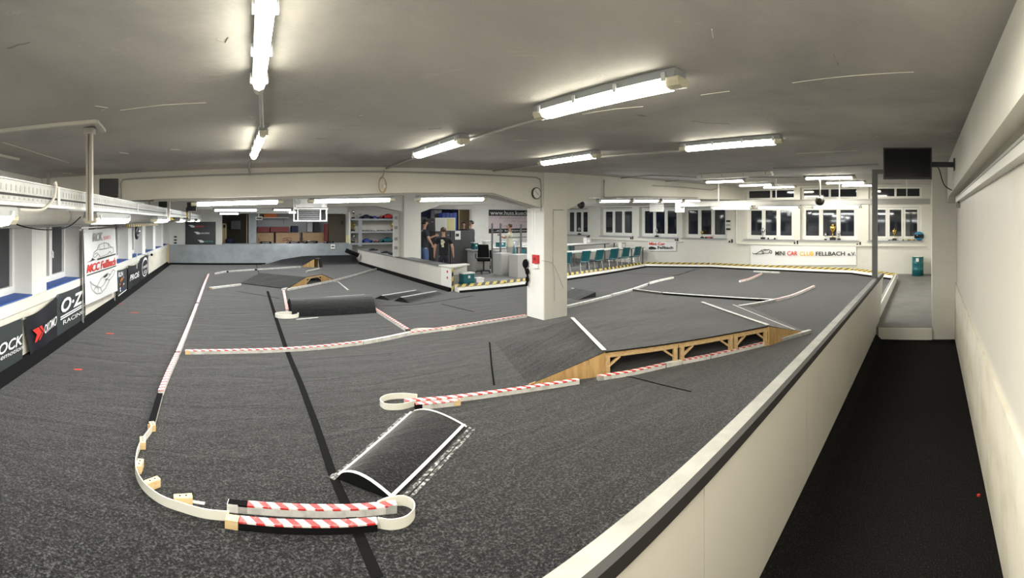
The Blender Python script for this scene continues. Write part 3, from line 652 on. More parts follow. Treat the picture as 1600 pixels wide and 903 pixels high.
def band(pts, label, h=0.06, th_=0.006, closed=False, name='flex_band'):
    P = [at_z(x, y, ZT) for x, y in pts]; b = MB(); b.sweep(P, [(-th_ / 2, h), (-th_ / 2, 0.001), (th_ / 2, 0.001), (th_ / 2, h)], closed)
    return tag(b.build(name, 'band', smooth=False), label, 'lane band')
# long left line, four slats
bar(arc([(236, 672), (250, 622)]), 'dark topped slat at the near end of the long left line', top='seam', side='slat_grey', ends=[(0, 1, 'block')])
bar(arc([(251, 618), (263, 588), (277, 557)]), 'red and white striped slat of the long left line, before the T joint', top='redwhite_far')
bar(arc([(278, 555), (294, 515), (308, 478)]), 'striped slat of the long left line just beyond the T joint', top='redwhite_far')
bar(arc([(309, 476), (318, 450), (326, 430)]), 'striped slat at the far end of the long left line', top='redwhite_far')
bar([(336, 429), (353, 425.5)], 'short white slat at the far corner of the long left line', top='slat_white')
bar([(354, 425.5), (397, 422.5)], 'white slat with black end joint on the far cross line', top='slat_white', ends=[(0, 1, 'black')])
bar([(399, 422.2), (470, 418)], 'white slat running to the small far wooden kicker', top='slat_white', ends=[(0, 1, 'black')])
bar([(327, 452), (376, 446)], 'plain white slat branching off the far part of the left line', top='slat_white', side='slat_white', ends=[(0, 1, 'cardboard')])
# flexible curve with wooden blocks
band(arc([(237, 676), (220, 700), (213, 722), (213, 745), (226, 768), (252, 788), (284, 800), (320, 810), (358, 814)]), 'long cream flexible band curving round the near left corner')
for i, (x, y, a, l) in enumerate(((238, 672, 0.35, .06), (223, 698, 0.2, .085), (218, 735, 0.0, .085), (238, 763, -0.75, .09), (286, 789, -1.25, .10))):
    p = at_z(x, y, ZT); d = V((sin(-a * 1.1), cos(a * 1.1), 0)); s = d.cross(V((0, 0, 1))); b = MB(); b.obox(p + V((0, 0, .031)), d * (l / 2 + .01), s * .024, V((0, 0, .03)))
    o = b.build('wood_block', 'block', bevel=0.004); tag(o, '%s of five pale wood blocks along the curved band, counted from the dark topped slat' % ('first', 'second', 'third', 'fourth', 'last')[i], 'block')
    c = MB()
    for k in (-1, 1): c.cyl(p + d * (.02 * k) + V((0, 0, .0605)), p + d * (.02 * k) + V((0, 0, .063)), .006, n=8)
    c.build('screw', 'seam', o)['kind'] = 'stuff'
ground_strip([(294, 783), (320, 787)], 0.03, 'greyink', 'tape_scrap', carpet, label='clear tape scrap')
# the double marker with its loop
bar(arc([(386, 799), (440, 803), (500, 805), (560, 804), (618, 798)]), 'rear one of two parallel striped slats in front, worn red and white', w=0.05, ends=[(-1, -2, 'slat_grey')])
bar([(357, 796), (387, 799.5)], 'short dark slat before the rear striped slat in front', top='seam', side='slat_grey', w=0.05, ends=[(0, 1, 'slat_white')])
bar(arc([(374, 824), (430, 829), (490, 831), (540, 830), (589, 826)]), 'front one of two parallel striped slats, red and white on black sides', side='black', w=0.055)
bar([(353, 821), (373, 824)], 'short pine end piece before the front striped slat', top='block', side='block')
band(arc([(590, 825), (612, 828), (634, 823), (647, 810), (645, 797), (630, 790), (608, 792), (590, 799)]), 'cream loop band closing the double striped marker in front', h=0.065)
# line across the track to the pillar and beyond
bar(arc([(290, 553), (360, 552), (430, 550), (500, 545.5), (566, 538)]), 'long red and white slat from the T joint on the left line towards the middle', top='redwhite', ends=[(0, 1, 'block')])
bar(arc([(567, 538), (605, 531), (641, 523)]), 'plain white slat between two striped slats of the cross line', top='slat_white')
bar(arc([(642, 523), (700, 515), (760, 505.5), (822, 495.5)]), 'striped slat of the cross line ending at the near pillar', top='redwhite')
bar(arc([(882, 482), (920, 473), (955, 464)]), 'worn white slat of the cross line just past the near pillar', top='slat_white', side='slat_grey')
bar(arc([(956, 463), (985, 455), (1012, 445.5)]), 'worn white slat with dark joint, second past the near pillar', top='slat_white', side='slat_grey', ends=[(-1, -2, 'black')])
bar(arc([(1014, 444), (1033, 439), (1052, 435)]), 'last white slat of the cross line, nearest to the green chairs', top='slat_white', side='slat_white')
bar(arc([(584, 484), (604, 497), (638, 519)]), 'striped slat branching from the cross line towards the black roller jump', top='redwhite', side='slat_white', ends=[(-1, -2, 'brown')])
band(arc([(642, 520), (655, 517), (690, 517), (712, 515)]), 'thin cream band bridging the branch and the cross line', h=0.05)
# markers by the small bridge
bar([(443, 456), (449, 488)], 'pinkish striped slat between the small bridge and the white ring', top='redwhite_far')
bar([(441, 454), (449, 452.5)], 'stub with black joint at the corner before the small bridge', top='slat_white', ends=[(1, 0, 'black')])
bar(arc([(450, 454), (490, 446), (520, 440)]), 'white slat along the foot of the small bridge', top='slat_white')
bar(arc([(521, 440), (555, 431), (588, 421.5)]), 'white slat from the small bridge to the timing counter', top='slat_white')
b = MB(); p = at_z(448.5, 495, ZT)
b.sweep([p + V((.22 * cos(2 * pi * k / 20), .16 * sin(2 * pi * k / 20), 0.001)) for k in range(20)], [(-.01, .07), (-.01, 0), (.01, 0), (.01, .07)], True); tag(b.build('flex_ring', 'band'), 'white oval ring at the near end of the pinkish slat', 'lane band')
bar([(479, 425.5), (500, 421)], 'pale slat in front of the small far kicker', top='slat_white')
# markers in front of the table jump
band(arc([(652, 625), (630, 623), (606, 625), (594, 632), (603, 640), (628, 640), (650, 634)]), 'cream loop band at the tip of the middle striped slat', h=0.06)
bar(arc([(632, 633), (700, 628), (800, 615), (904, 599)]), 'long red and white slat in front of the wooden ramp side', side='slat_white')
bar(arc([(649, 639), (684, 636), (718, 632)]), 'short worn striped slat lying in front of the long one', top='redwhite_far', side='slat_white', w=0.05, ends=[(0, 1, 'black'), (-1, -2, 'block')])
bar([(934, 594), (985, 586), (1038, 574)], 'striped slat at the foot of the first jump bay', side='slat_white', ends=[(0, 1, 'slat_grey')])
bar([(1040, 573.5), (1064, 568.5)], 'plain white slat at the foot of the second jump bay', top='slat_white')
bar([(1066, 568), (1108, 560)], 'half striped white slat at the foot of the second jump bay', top='redwhite_far')
bar([(1110, 559.5), (1160, 548), (1208, 536)], 'striped slat at the foot of the third jump bay', top='redwhite')
bar([(1210, 535.5), (1238, 528), (1266, 520)], 'worn white slat beside the far wooden ramp side', top='slat_white', side='slat_grey')
# right hand lane
bar(arc([(1148, 482), (1180, 477), (1210, 471)]), 'grey tapered slat beyond the table jump', top='slat_white', side='slat_grey')
bar(arc([(1211, 471), (1240, 463), (1272, 449)]), 'pinkish striped slat leading away from the partition', top='redwhite_far', ends=[(-1, -2, 'slat_white')])
bar([(988, 454), (1034, 460)], 'thin dark slat with red edge leaving the cross line', top='slat_grey', side='brown', w=0.05)
bar([(1036, 460), (1120, 466), (1208, 471)], 'long black sided slat with pale top, beyond the table jump', top='slat_white', side='black')
bar(arc([(1156, 441), (1172, 437), (1190, 429)]), 'short pinkish slat near the kerb under the club banner', top='redwhite_far', ends=[(0, 1, 'slat_white')])
bar([(1178, 425), (1218, 427)], 'white slat lying against the kerb under the club banner', top='slat_white', w=0.08)

# table jump: carpeted deck on a timber frame
ZD = 0.36
A, B, C, D = at_z(946, 549, ZD), at_z(1200, 509, ZD), at_z(1097, 473, ZD), at_z(894, 497.5, ZD)
fl, bl = at_z(826, 601, ZT), at_z(772, 534, ZT); fr, br = at_z(1262, 519, ZT), at_z(1168, 478, ZT)
Z3 = V((0, 0, 1)); cc = (A + B + C + D) / 4
tj = thing('table_jump', 'big carpeted table jump on an open timber frame between pillar and partition', 'jump ramp', (cc.x, cc.y, ZT))
def slab(pts, th_, m, name, parent):
    b = MB(); b.prism([p - Z3 * th_ for p in pts], Z3 * th_); return b.build(name, m, parent)
def wavy(P00, P10, P11, P01, th_, m, name, parent, nu=14, nv=10, amp=0.012):
    rnd = random.Random(5); ph = [rnd.random() * 6 for _ in range(6)]
    def f(u, v):
        p = P00.lerp(P10, u).lerp(P01.lerp(P11, u), v); e = min(1, 8 * min(u, 1 - u), 8 * min(v, 1 - v))
        return p + Z3 * (amp * e * (sin(7 * u + ph[0] + 3 * v) + sin(13 * v + ph[1]) * .5 + sin(17 * u - 4 * v + ph[2]) * .4))
    b = MB(); b.grid(f, nu, nv)
    for (p, q) in ((P00, P10), (P10, P11), (P11, P01), (P01, P00)): b.face([p, p - Z3 * th_, q - Z3 * th_, q])
    return b.build(name, m, parent)
wavy(A, B, C, D, 0.012, 'carpet', 'deck_carpet', tj, amp=0.006)
wavy(fl, A, D, bl, 0.004, 'carpet', 'ramp_carpet', tj, amp=0.006)
wavy(B, fr, br, C, 0.004, 'carpet', 'ramp_carpet', tj, amp=0.006)
slab([A - Z3 * .022, B - Z3 * .022, C - Z3 * .022, D - Z3 * .022], 0.012, 'ply', 'deck_board', tj)
def side(p, q, name):
    b = MB(); n = (q - p).normalized().cross(Z3) * -0.018; base = V((q.x, q.y, ZT)); b.prism([V((p.x, p.y, ZT + .001)), base + Z3 * .001, q - Z3 * .012], n); b.build(name, 'ply', tj)
side(fl, A, 'side_board'); side(fr, B, 'side_board')
F = lambda t, z, inn=0.0: A.lerp(B, t) * 1.0 + (D - A).normalized() * inn + Z3 * (z - ZD)
for t0, t1 in ((0.0, 0.395), (0.40, 0.745), (0.75, 1.0)):
    b = MB(); b.beam(F(t0, ZD - .055, .02), F(t1, ZD - .055, .02), 0.035, 0.045); b.build('rail', 'pine', tj)
for t in (0.012, 0.38, 0.42, 0.73, 0.765, 0.985):
    b = MB(); b.beam(F(t, ZT + .001, .02), F(t, ZD - .078, .02), 0.04, 0.055, up=(B - A).normalized()); b.build('post', 'pine', tj)
for t, d in ((0.02, 1), (0.37, -1), (0.43, 1), (0.72, -1), (0.775, 1), (0.975, -1)):
    L_ = (B - A).length; b = MB(); b.beam(F(t, ZT + .11, .022), F(t + d * .14 / L_ * 1.0, ZD - .08, .022), 0.024, 0.035, up=(D - A).normalized()); b.build('brace', 'pine', tj)
for t in (0.012, 0.38, 0.73, 0.985):                                   # second row of posts in the dark below the deck
    b = MB(); b.beam(F(t, ZT + .001, 1.0), F(t, ZD - .035, 1.0), 0.045, 0.045, up=(B - A).normalized()); b.build('post', 'pine', tj)
    b = MB(); b.beam(F(t, ZT + .001, 1.75), F(t, ZD - .035, 1.75), 0.045, 0.045, up=(B - A).normalized()); b.build('post', 'pine', tj)
def tape(P, q, w, parent, name='tape_line', m='white_tape', lift=0.016):
    P, q = V(P), V(q); b = MB(); b.sweep([P + Z3 * lift, P.lerp(q, .33) + Z3 * lift, P.lerp(q, .66) + Z3 * lift, q + Z3 * lift], [(-w / 2, 0), (w / 2, 0), (w / 2, .002), (-w / 2, .002)]); return b.build(name, m, parent)
tape(D, A + V((-.01, 0.01, 0)), 0.055, tj); tape(C, B, 0.06, tj); tape(fr.lerp(B, .35), br.lerp(C, .35), 0.02, tj, lift=.01)
# roller hump in front, edged with scuffed tape
c0, c1, c2, c3 = at_z(526, 748, ZT), at_z(640, 648, ZT), at_z(730, 667, ZT), at_z(615, 783, ZT)
rh = thing('roller_hump', 'low rounded carpet hump edged with scuffed white tape, in front', 'jump ramp', ((c0 + c2) / 2).to_tuple())
HH = 0.085
def hump(u, v, h=HH): return c0.lerp(c1, u).lerp(c3.lerp(c2, u), v) + Z3 * (0.004 + h * (sin(pi * v ** 0.72)) ** 0.9)
b = MB(); b.grid(lambda u, v: hump(u, v), 16, 14); b.build('carpet_skin', 'carpet_dark', rh, smooth=True)
b = MB()
for u in (0.0, 1.0):
    b.face([hump(u, k / 14) for k in range(15)][::(1 if u else -1)])
b.build('end_face', 'black', rh)['kind'] = 'stuff'
for pts, w in (([hump(0.01, k / 10) + Z3 * .003 for k in range(11)], .026), ([hump(0.99, k / 10) + Z3 * .003 for k in range(11)], .022), ([hump(k / 8, 0.03) + Z3 * .004 for k in range(9)], .018), ([hump(k / 8, 0.95) + Z3 * .004 for k in range(9)], .030)):
    b = MB(); b.sweep(pts, [(-w / 2, 0), (w / 2, 0), (w / 2, .002), (-w / 2, .002)]); b.build('tape_edge', 'white_tape', rh)
for e, w, off in (((c0, c1), .035, -.03), ((c3, c2), .03, .035), ((c3, c2), .025, .075)):
    t = (e[1] - e[0]).normalized(); s = t.cross(Z3) * off * (1 if off > 0 else 1); b = MB(); s = (c3 - c0).normalized() * off
    b.sweep([e[0] + s + Z3 * .001, e[1] + s + Z3 * .001], [(-w / 2, 0), (w / 2, 0), (w / 2, .003), (-w / 2, .003)]); b.build('scuffed_tape', 'scuffed_tape', rh)
b = MB(); k = (c3 - c0) * -.12; b.sweep([c0 + k + Z3 * .001, c0 + Z3 * .001], [(-.03, 0), (.03, 0), (.03, .004), (-.03, .004)]); b.build('scuffed_tape', 'scuffed_tape', rh)
# big black roller in the middle
d0, d1, d2, d3 = at_z(457, 496, ZT), at_z(588, 489, ZT), at_z(574, 465, ZT), at_z(449, 472, ZT)
br_ = thing('black_roller', 'wide black carpet roller between the white ring and the striped branch slat', 'jump ramp', ((d0 + d2) / 2).to_tuple())
hr = lambda u, v: d0.lerp(d1, u).lerp(d3.lerp(d2, u), v) + Z3 * (0.004 + 0.22 * sin(pi * v ** 0.8) ** 1.1)
b = MB(); b.grid(hr, 14, 14); b.build('carpet_skin', 'carpet_dark', br_, smooth=True)
b = MB(); b.face([hr(0, k / 14) for k in range(15)][::-1]); b.face([hr(1, k / 14) for k in range(15)]); b.build('end_face', 'black', br_)['kind'] = 'stuff'
tape(hr(.5, .98), hr(.98, .98), .03, br_, lift=.006)
# twin humps with tape lines
for (p, q, h, lab) in (((597, 468), (650, 456), .085, 'farther'), ((627, 472), (682, 458), .10, 'nearer')):
    p, q = at_z(*p, ZT), at_z(*q, ZT); t = (q - p).normalized(); s = t.cross(Z3)
    o = thing('twin_hump', 'narrow dark carpet hump with a white tape line, %s of the twins' % lab, 'jump ramp', (p + q).to_tuple() and ((p + q) / 2).to_tuple())
    f = lambda u, v, p=p, q=q, s=s, h=h: p.lerp(q, u) + s * ((v - .5) * .5) + Z3 * (.004 + h * (1 - u * .55) * sin(pi * v) ** 2)
    b = MB(); b.grid(f, 8, 12); b.face([f(0, k / 12) for k in range(13)][::-1]); b.build('carpet_skin', 'carpet', o)
    b = MB(); b.sweep([f(k / 6, .5) + Z3 * .006 for k in range(7)], [(-.03, 0), (.03, 0), (.03, .002), (-.03, .002)]); b.build('tape_line', 'white_tape', o)
# small wooden bridge
def bridge(xs, ys, tops, label, depth, opening=True):
    p0, p1 = at_z(xs[0], ys[0], ZT), at_z(xs[3], ys[3], ZT); L = (p1 - p0).length; t = (p1 - p0).normalized(); n = V((-t.y, t.x, 0))
    if n.y < 0: n = -n
    def at_col(px):                                                    # where column px meets the front line of the bridge
        a = th(px); d = V((sin(a), cos(a), 0)); den = d.x * t.y - d.y * t.x; return (p0.y * d.x - p0.x * d.y) / (-den) if den else 0
    s1, s2 = at_col(xs[1]), at_col(xs[2]); P = lambda s, z: p0 + t * s + Z3 * (z - ZT)
    h = tops; root = thing('wooden_bridge', label, 'jump ramp', (p0 + t * (L / 2) + n * (depth / 2)).to_tuple())
    for dd in (0, depth - .02):
        for poly in ([P(0, ZT + .001), P(s1, ZT + .001), P(s1, ZT + h)], [P(s2, ZT + .001), P(L, ZT + .001), P(s2, ZT + h)]):
            b = MB(); b.prism([v + n * dd for v in poly], n * .02); b.build('side_board', 'ply', root)
        e = (s2 - s1) * .07
        if opening:
            for a, c in ((s1, s1 + e), (s2 - e * .5, s2)): b = MB(); b.prism([v + n * dd for v in [P(a, ZT + .001), P(c, ZT + .001), P(c, ZT + h), P(a, ZT + h)]], n * .02); b.build('side_board', 'ply', root)
            b = MB(); b.prism([v + n * dd for v in [P(s1 + e, ZT + h - .05), P(s2 - e * .5, ZT + h - .05), P(s2 - e * .5, ZT + h), P(s1 + e, ZT + h)]], n * .02); b.build('rail', 'pine', root)
            for a, c in ((s1 + e, s1 + e * 4), (s2 - e * .5, s2 - e * 3.5)):
                b = MB(); b.beam(P(a, ZT + .08) + n * (dd + .01), P(c, ZT + h - .05) + n * (dd + .01), .02, .03, up=n); b.build('brace', 'pine', root)
    for a, za, c, zc in ((0, ZT + .004, s1, ZT + h), (s1, ZT + h, s2, ZT + h), (s2, ZT + h, L, ZT + .004)):
        b = MB(); b.prism([P(a, za + .002), P(a, za + .016), P(c, zc + .016), P(c, zc + .002)], n * depth); b.build('top_carpet', 'carpet', root)
    return root
bridge((449, 478, 503, 521), (452, 446, 441, 437), .225, 'small wooden bridge with plywood sides and carpet top, mid track', 1.7)
bridge((470, 491, 497, 499), (417, 417.5, 418, 418.2), .33, 'small far plywood kicker at the foot of the grey board', .35, opening=False)
# banked carpet in the far corner
b = MB(); b.prism([(1.9, 17.35, ZT + .003), (1.2, 18.66, ZT + .003), (2.3, 18.66, .46), (5.4, 18.66, .62), (5.4, 17.2, ZT + .003)][::-1], (0, 0, -.002)) if False else None
f = lambda u, v: V((1.4 + 4.1 * u, 18.0 + .65 * v, ZT + .004 + (0.08 + .27 * min(1, u * 2.2)) * v ** 1.8 * min(1, u * 5)))
b = MB(); b.grid(f, 14, 10); tag(b.build('banked_corner', 'carpet'), 'banked dark carpet rising against the far grey board', 'jump ramp')
b = MB(); b.cyl(at_Y(540, 391, 18.2), at_X(560, 399, 5.46), .10, n=14); rr = tag(b.build('carpet_roll', 'carpet_dark', smooth=True), 'rolled dark carpet between grey board and timing counter', 'carpet roll')
# wedge by the pillar
w0, w1, w2 = at_z(902, 469, ZT), at_z(931, 464, ZT), at_z(930, 460, ZT)
b = MB(); b.prism([w0, w1 + V((.0, 0, 0)), w1 + Z3 * .12], V((.1, .8, 0))); tag(b.build('carpet_wedge', 'carpet_dark'), 'low dark wedge with white tape edge right beside the near pillar', 'jump ramp')

# ================================================================ left wall: banners, speakers, odds and ends
NX = V((1, 0, 0))
def cloth(name, label, P00, P10, P11, P01, m, waves, group=None, nu=24, nv=16, seed=1, eyelets=True):
    """P00 lower near, P10 lower far, P11 upper far, P01 upper near; returns thing and its surface"""
    P00, P10, P11, P01 = V(P00), V(P10), V(P11), V(P01); n = (P10 - P00).cross(P01 - P00).normalized()
    rnd = random.Random(seed); ph = [rnd.random() * 6.28 for _ in range(6)]
    def S(u, v, off=0.0):
        p = P00.lerp(P10, u).lerp(P01.lerp(P11, u), v)
        sag = waves * 0.5 * 4 * u * (1 - u) * v ** 3
        return p - Z3 * sag + n * (0.012 + waves * .30 * (1 + .5 * (sin(9 * u + ph[0] + 2.5 * v) + sin(5 * u - 6 * v + ph[1])) * (1 - .4 * v)) * .5 + off)
    root = thing(name, label, 'banner', (P00 + P10) / 2, group)
    b = MB(); b.grid(S, nu, nv); b.build('cloth', m, root, smooth=True)
    if eyelets:
        for u in (.02, .98): b = MB(); b.cyl(S(u, .97, 0), S(u, .97, .006), .012, n=8); b.build('eyelet', 'silver', root)
    return root, S
LX = -2.505
def ly(px): return LX / tan(th(px))
# near slate banner
yA, yB = 3.55, ly(33.5)
o, S = cloth('banner', 'slate grey banner at the left photo edge, cut by the frame', (LX, yA, .12), (LX, yB, .11), (LX, yB, .68), (LX, yA, .735), 'banner_slate', 0.03, seed=2)
lettering('KOCK', S, .44, .44, .985, .66, 'whiteink', o, bold=.02, shear=.25, off=.016)
lettering('ng emotion', S, .46, .30, .985, .42, 'whiteink', o, name='small_lettering', shear=.2, off=.016)
yA, yB = ly(34.5) + .02, ly(86.5)
o, S = cloth('banner', 'creased black banner with a red arrow mark, second from the left photo edge', (LX, yA + .16, .13), (LX, yB, .13), (LX, yB - .02, .79), (LX, yA, .68), 'banner_black', 0.10, seed=9)
patch([[(.13, .30), (.20, .30), (.36, .46), (.29, .62), (.13, .62), (.22, .46)], [(.25, .30), (.30, .30), (.44, .46), (.38, .62), (.31, .62), (.40, .46)]], S, 'redink', o, name='arrow_mark', off=.03)
lettering('OKOMO', S, .45, .36, .94, .58, 'whiteink', o, bold=.015, shear=.3, off=.03)
yA, yB = ly(87.5), ly(132.5)
o, S = cloth('banner', 'slate banner with two big white letters and a double underline', (LX, yA, .14), (LX, yB, .12), (LX, yB, .79), (LX, yA, .795), 'banner_slate', 0.025, seed=4)
lettering('O·Z', S, .10, .52, .86, .86, 'whiteink', o, bold=.03, shear=.2, off=.016)
patch([[(.08, .43), (.96, .46), (.96, .49), (.08, .46)], [(.08, .38), (.96, .41), (.96, .44), (.08, .41)]], S, 'whiteink', o, name='underline', off=.016)
lettering('RACING', S, .16, .24, .90, .34, 'whiteink', o, name='small_lettering', off=.016)
# white club banner hung from the pipe
WXb = -2.44
def wy(px): return WXb / tan(th(px))
yA, yB = wy(129), wy(181)
o, S = cloth('banner', 'tall white club banner with red lettering and grey car drawings, between two windows', (WXb, yA + .12, .43), (WXb, yB + .1, .34), (WXb, yB - .1, 1.765), (WXb, yA, 1.745), 'banner_white', 0.02, seed=6)
lettering('RCK', S, .22, .83, .52, .95, 'greyink', o, name='club_mark', bold=.03, shear=.2, off=.014)
lettering('SERIES', S, .54, .835, .78, .885, 'redink', o, name='small_lettering', off=.014)
lettering('MCC Fellbach', S, .04, .42, .95, .535, 'redink', o, name='red_lettering', bold=.03, shear=.25, off=.014)
patch([[(.04, .385), (.96, .395), (.96, .41), (.04, .40)], [(.34, .56), (.95, .575), (.95, .595), (.34, .585)], [(.03, .56), (.28, .575), (.18, .61), (.17, .585)]], S, 'ink', o, name='black_bars', off=.014)
car1 = [(.22, .62), (.25, .68), (.34, .71), (.40, .77), (.55, .795), (.70, .77), (.78, .71), (.86, .70), (.88, .63), (.80, .61), (.74, .65), (.66, .61), (.42, .60), (.36, .65), (.28, .61), (.22, .62)]
car2 = [(.12, .30), (.20, .24), (.30, .20), (.40, .16), (.50, .18), (.62, .25), (.74, .30), (.84, .36), (.90, .33), (.84, .27), (.70, .22), (.55, .12), (.42, .08), (.28, .10), (.16, .18), (.12, .30)]
strokes([car1, [(.40, .77), (.42, .70), (.70, .70), (.70, .77)], [(.55, .795), (.56, .70)], [(.34, .71), (.80, .70)], [(.27, .65), (.3, .67), (.35, .66)]], S, .010, 'greyink', o, name='car_drawing', off=.014)
strokes([car2, [(.30, .20), (.42, .28), (.60, .33), (.74, .30)], [(.40, .16), (.44, .10)], [(.22, .16), (.26, .20), (.33, .17), (.32, .11)], [(.62, .25), (.70, .22)]], S, .010, 'greyink', o, name='car_drawing', off=.014)
patch([[(.50, .30), (.66, .34), (.62, .29), (.54, .28)], [(.56, .25), (.61, .26), (.59, .235)]], S, 'ink', o, name='black_detail', off=.014)
for y in (wy(131), wy(180.5)):
    b = MB(); b.box(WXb - .03, y - .015, ZT, WXb - .005, y + .015, 1.80); b.build('hanging_post', 'alu', o)
b = MB(); b.box(WXb - .03, wy(128), 1.765, WXb - .005, wy(183), 1.795); b.build('hanging_rail', 'alu', o)
# three small banners further back
o, S = cloth('banner', 'small dark poster with a many coloured print, just past the white club banner', (LX, ly(182), .13), (LX, ly(197.5), .14), (LX, ly(197.5), .73), (LX, ly(182), .76), 'banner_slate', 0.02, seed=3, eyelets=False)
lettering('RUN', S, .08, .74, .52, .93, 'whiteink', o, bold=.02, off=.012)
rnd = random.Random(3); polys = {k: [] for k in ('orange', 'bluebox', 'paper', 'maroon')}
for k in range(16):
    u, v = .08 + .5 * rnd.random(), .14 + .5 * rnd.random(); a, c = .06 + .06 * rnd.random(), .06 + .06 * rnd.random(); polys[list(polys)[k % 4]].append([(u, v), (u + a, v + .02), (u + a * .8, v + c), (u + .01, v + c * .8)])
for k, p in polys.items(): patch(p, S, k, o, name='print_patch', off=.012)
patch([[(.05, .05), (.92, .07), (.92, .11), (.05, .09)]], S, 'whiteink', o, name='underline', off=.012)
o, S = cloth('banner', 'sagging black banner with slanted white letters, third past the club banner', (LX, ly(198.5), .15), (LX, ly(218), .12), (LX, ly(218), .74), (LX, ly(198.5), .77), 'banner_black', 0.09, seed=8, eyelets=False)
lettering('PROS', S, .05, .35, .80, .60, 'whiteink', o, bold=.03, shear=.25, off=.03)
o, S = cloth('banner', 'black banner with a round white logo, last one on the left wall', (LX, ly(218.6), .13), (LX, ly(231), .14), (LX, ly(231), .88), (LX, ly(218.6), .82), 'banner_black', 0.02, seed=5, eyelets=False)
el = [(.5 + .36 * cos(a), .52 + .38 * sin(a)) for a in [2 * pi * k / 18 for k in range(19)]]
strokes([el, [(.5 + .26 * cos(a), .74 + .10 * sin(a)) for a in [pi * k / 8 for k in range(9)]]], S, .035, 'whiteink', o, name='round_logo', off=.012)
lettering('TIRES', S, .22, .46, .80, .58, 'whiteink', o, bold=.02, off=.012); lettering('GO', S, .36, .24, .66, .38, 'whiteink', o, name='small_lettering', bold=.02, off=.012)
# rod stub sticking from the wall
p = at_X(237, 398, -2.2); b = MB(); b.cyl((-2.5, p.y, p.z), p, .018, n=8); r = tag(b.build('wall_rod', 'pvc'), 'short white rod with black tip sticking out above the last banner', 'rod'); b = MB(); b.sphere(p, .04, 8, 6); b.build('tip', 'black', r)
# black oval lamp with cable on the pier
p = at_X(211, 363, -2.50); b = MB(); k = thing('wall_horn', 'black oval horn on the pier past the club banner, with a hanging cable', 'horn', p)
b.grid(lambda u, v: p + V((.035 + .05 * sin(pi * v), .22 * cos(2 * pi * u) * (1 - .0 * v) * cos(pi * v / 2), .20 * sin(2 * pi * u) * cos(pi * v / 2))), 14, 6); b.build('body', 'plastic', k, smooth=True)
b = MB(); b.sphere(p + V((.08, -.02, .02)), .07, 8, 6); b.build('cone', 'silver', k); b = MB(); b.tube([p + V((.03, .1, -.15)), p + V((.03, .12, -.6)), p + V((.03, .1, -1.0))], .012, 6); b.build('cable', 'pvc', k)
# speakers on the tray
def speaker(c, w, h, d, label, yaw=0.0):
    o = thing('loudspeaker', label, 'speaker', (0, 0, 0)); b = MB(); b.prism([(-w / 2, 0, 0), (w / 2, 0, 0), (w / 2 * .8, d, 0), (-w / 2 * .8, d, 0)], (0, 0, h)); b.build('cabinet', 'plastic', o, bevel=.012)
    b = MB(); b.box(-w / 2 * .92, -.008, .02, w / 2 * .92, 0.0, h - .02); b.build('grille', 'ink', o)
    b = MB(); b.box(w / 2 * .5, d * .2, -.0, w / 2 * .56, d * .8, .0) if False else b.box(-.02, d * .4, -.03, .02, d * .6, 0.002); b.build('foot', 'plastic', o)
    o.location = c; o.rotation_euler = (0, 0, yaw); return o
p = at_r(169, 309, 5.0); speaker((-1.16, 4.30, 2.136), .20, .185, .17, 'bigger black loudspeaker on the tray, nearest to the camera', .25)
speaker((-1.14, 7.9, 2.136), .16, .15, .14, 'smaller black loudspeaker on the tray past the long beam', .15)
o = thing('warning_lamp', 'black and yellow striped clamp with a dark box on the tray, past the speakers', 'clamp', (-1.02, 10.4, 1.94))
b = MB(); b.sweep([(-1.35, 10.4, 1.95), (-.93, 10.4, 1.95), (-.93, 10.4, 2.22)], [(-.03, -.03), (.03, -.03), (.03, .03), (-.03, .03)], up=V((0, 1, 0))); b.build('striped_arm', 'yellowblack', o)
b = MB(); b.box(-.93, 10.34, 2.13, -.72, 10.5, 2.33); b.build('box', 'plastic', o)
# cables hung along the tray
def cable(pts, label, r=.006, m='black'):
    b = MB(); Q = [V(p) for p in pts]; P = []
    Q2 = [Q[0]] + Q + [Q[-1]]
    for a, b_, c, d in zip(Q2, Q2[1:], Q2[2:], Q2[3:]):
        for k in range(6):
            t = k / 6; P.append(0.5 * ((2 * b_) + (c - a) * t + (2 * a - 5 * b_ + 4 * c - d) * t * t + (3 * b_ - a - 3 * c + d) * t ** 3))
    P.append(Q[-1]); b.tube(P, r, 6); return tag(b.build('cable', m), label, 'cable')
cable([(-.985, 2.42, 2.115), (-.98, 2.44, 2.12), (-.978, 2.40, 2.03), (-.985, 2.25, 1.962), (-1.0, 2.0, 1.955)], 'pale cable looping off the tray edge onto the first tray lamp', .008, 'pipe')
cable([at_r(8, 337, 3.1), at_r(30, 352, 3.3), at_r(70, 359, 3.6), at_r(105, 355, 3.9), at_r(126, 339, 4.1)], 'thin dark cable sagging under the tray to the first hanger post', .005)
cable([at_r(0, 247, 2.7), at_r(2, 246, 2.72)], 'x', .004) if False else None

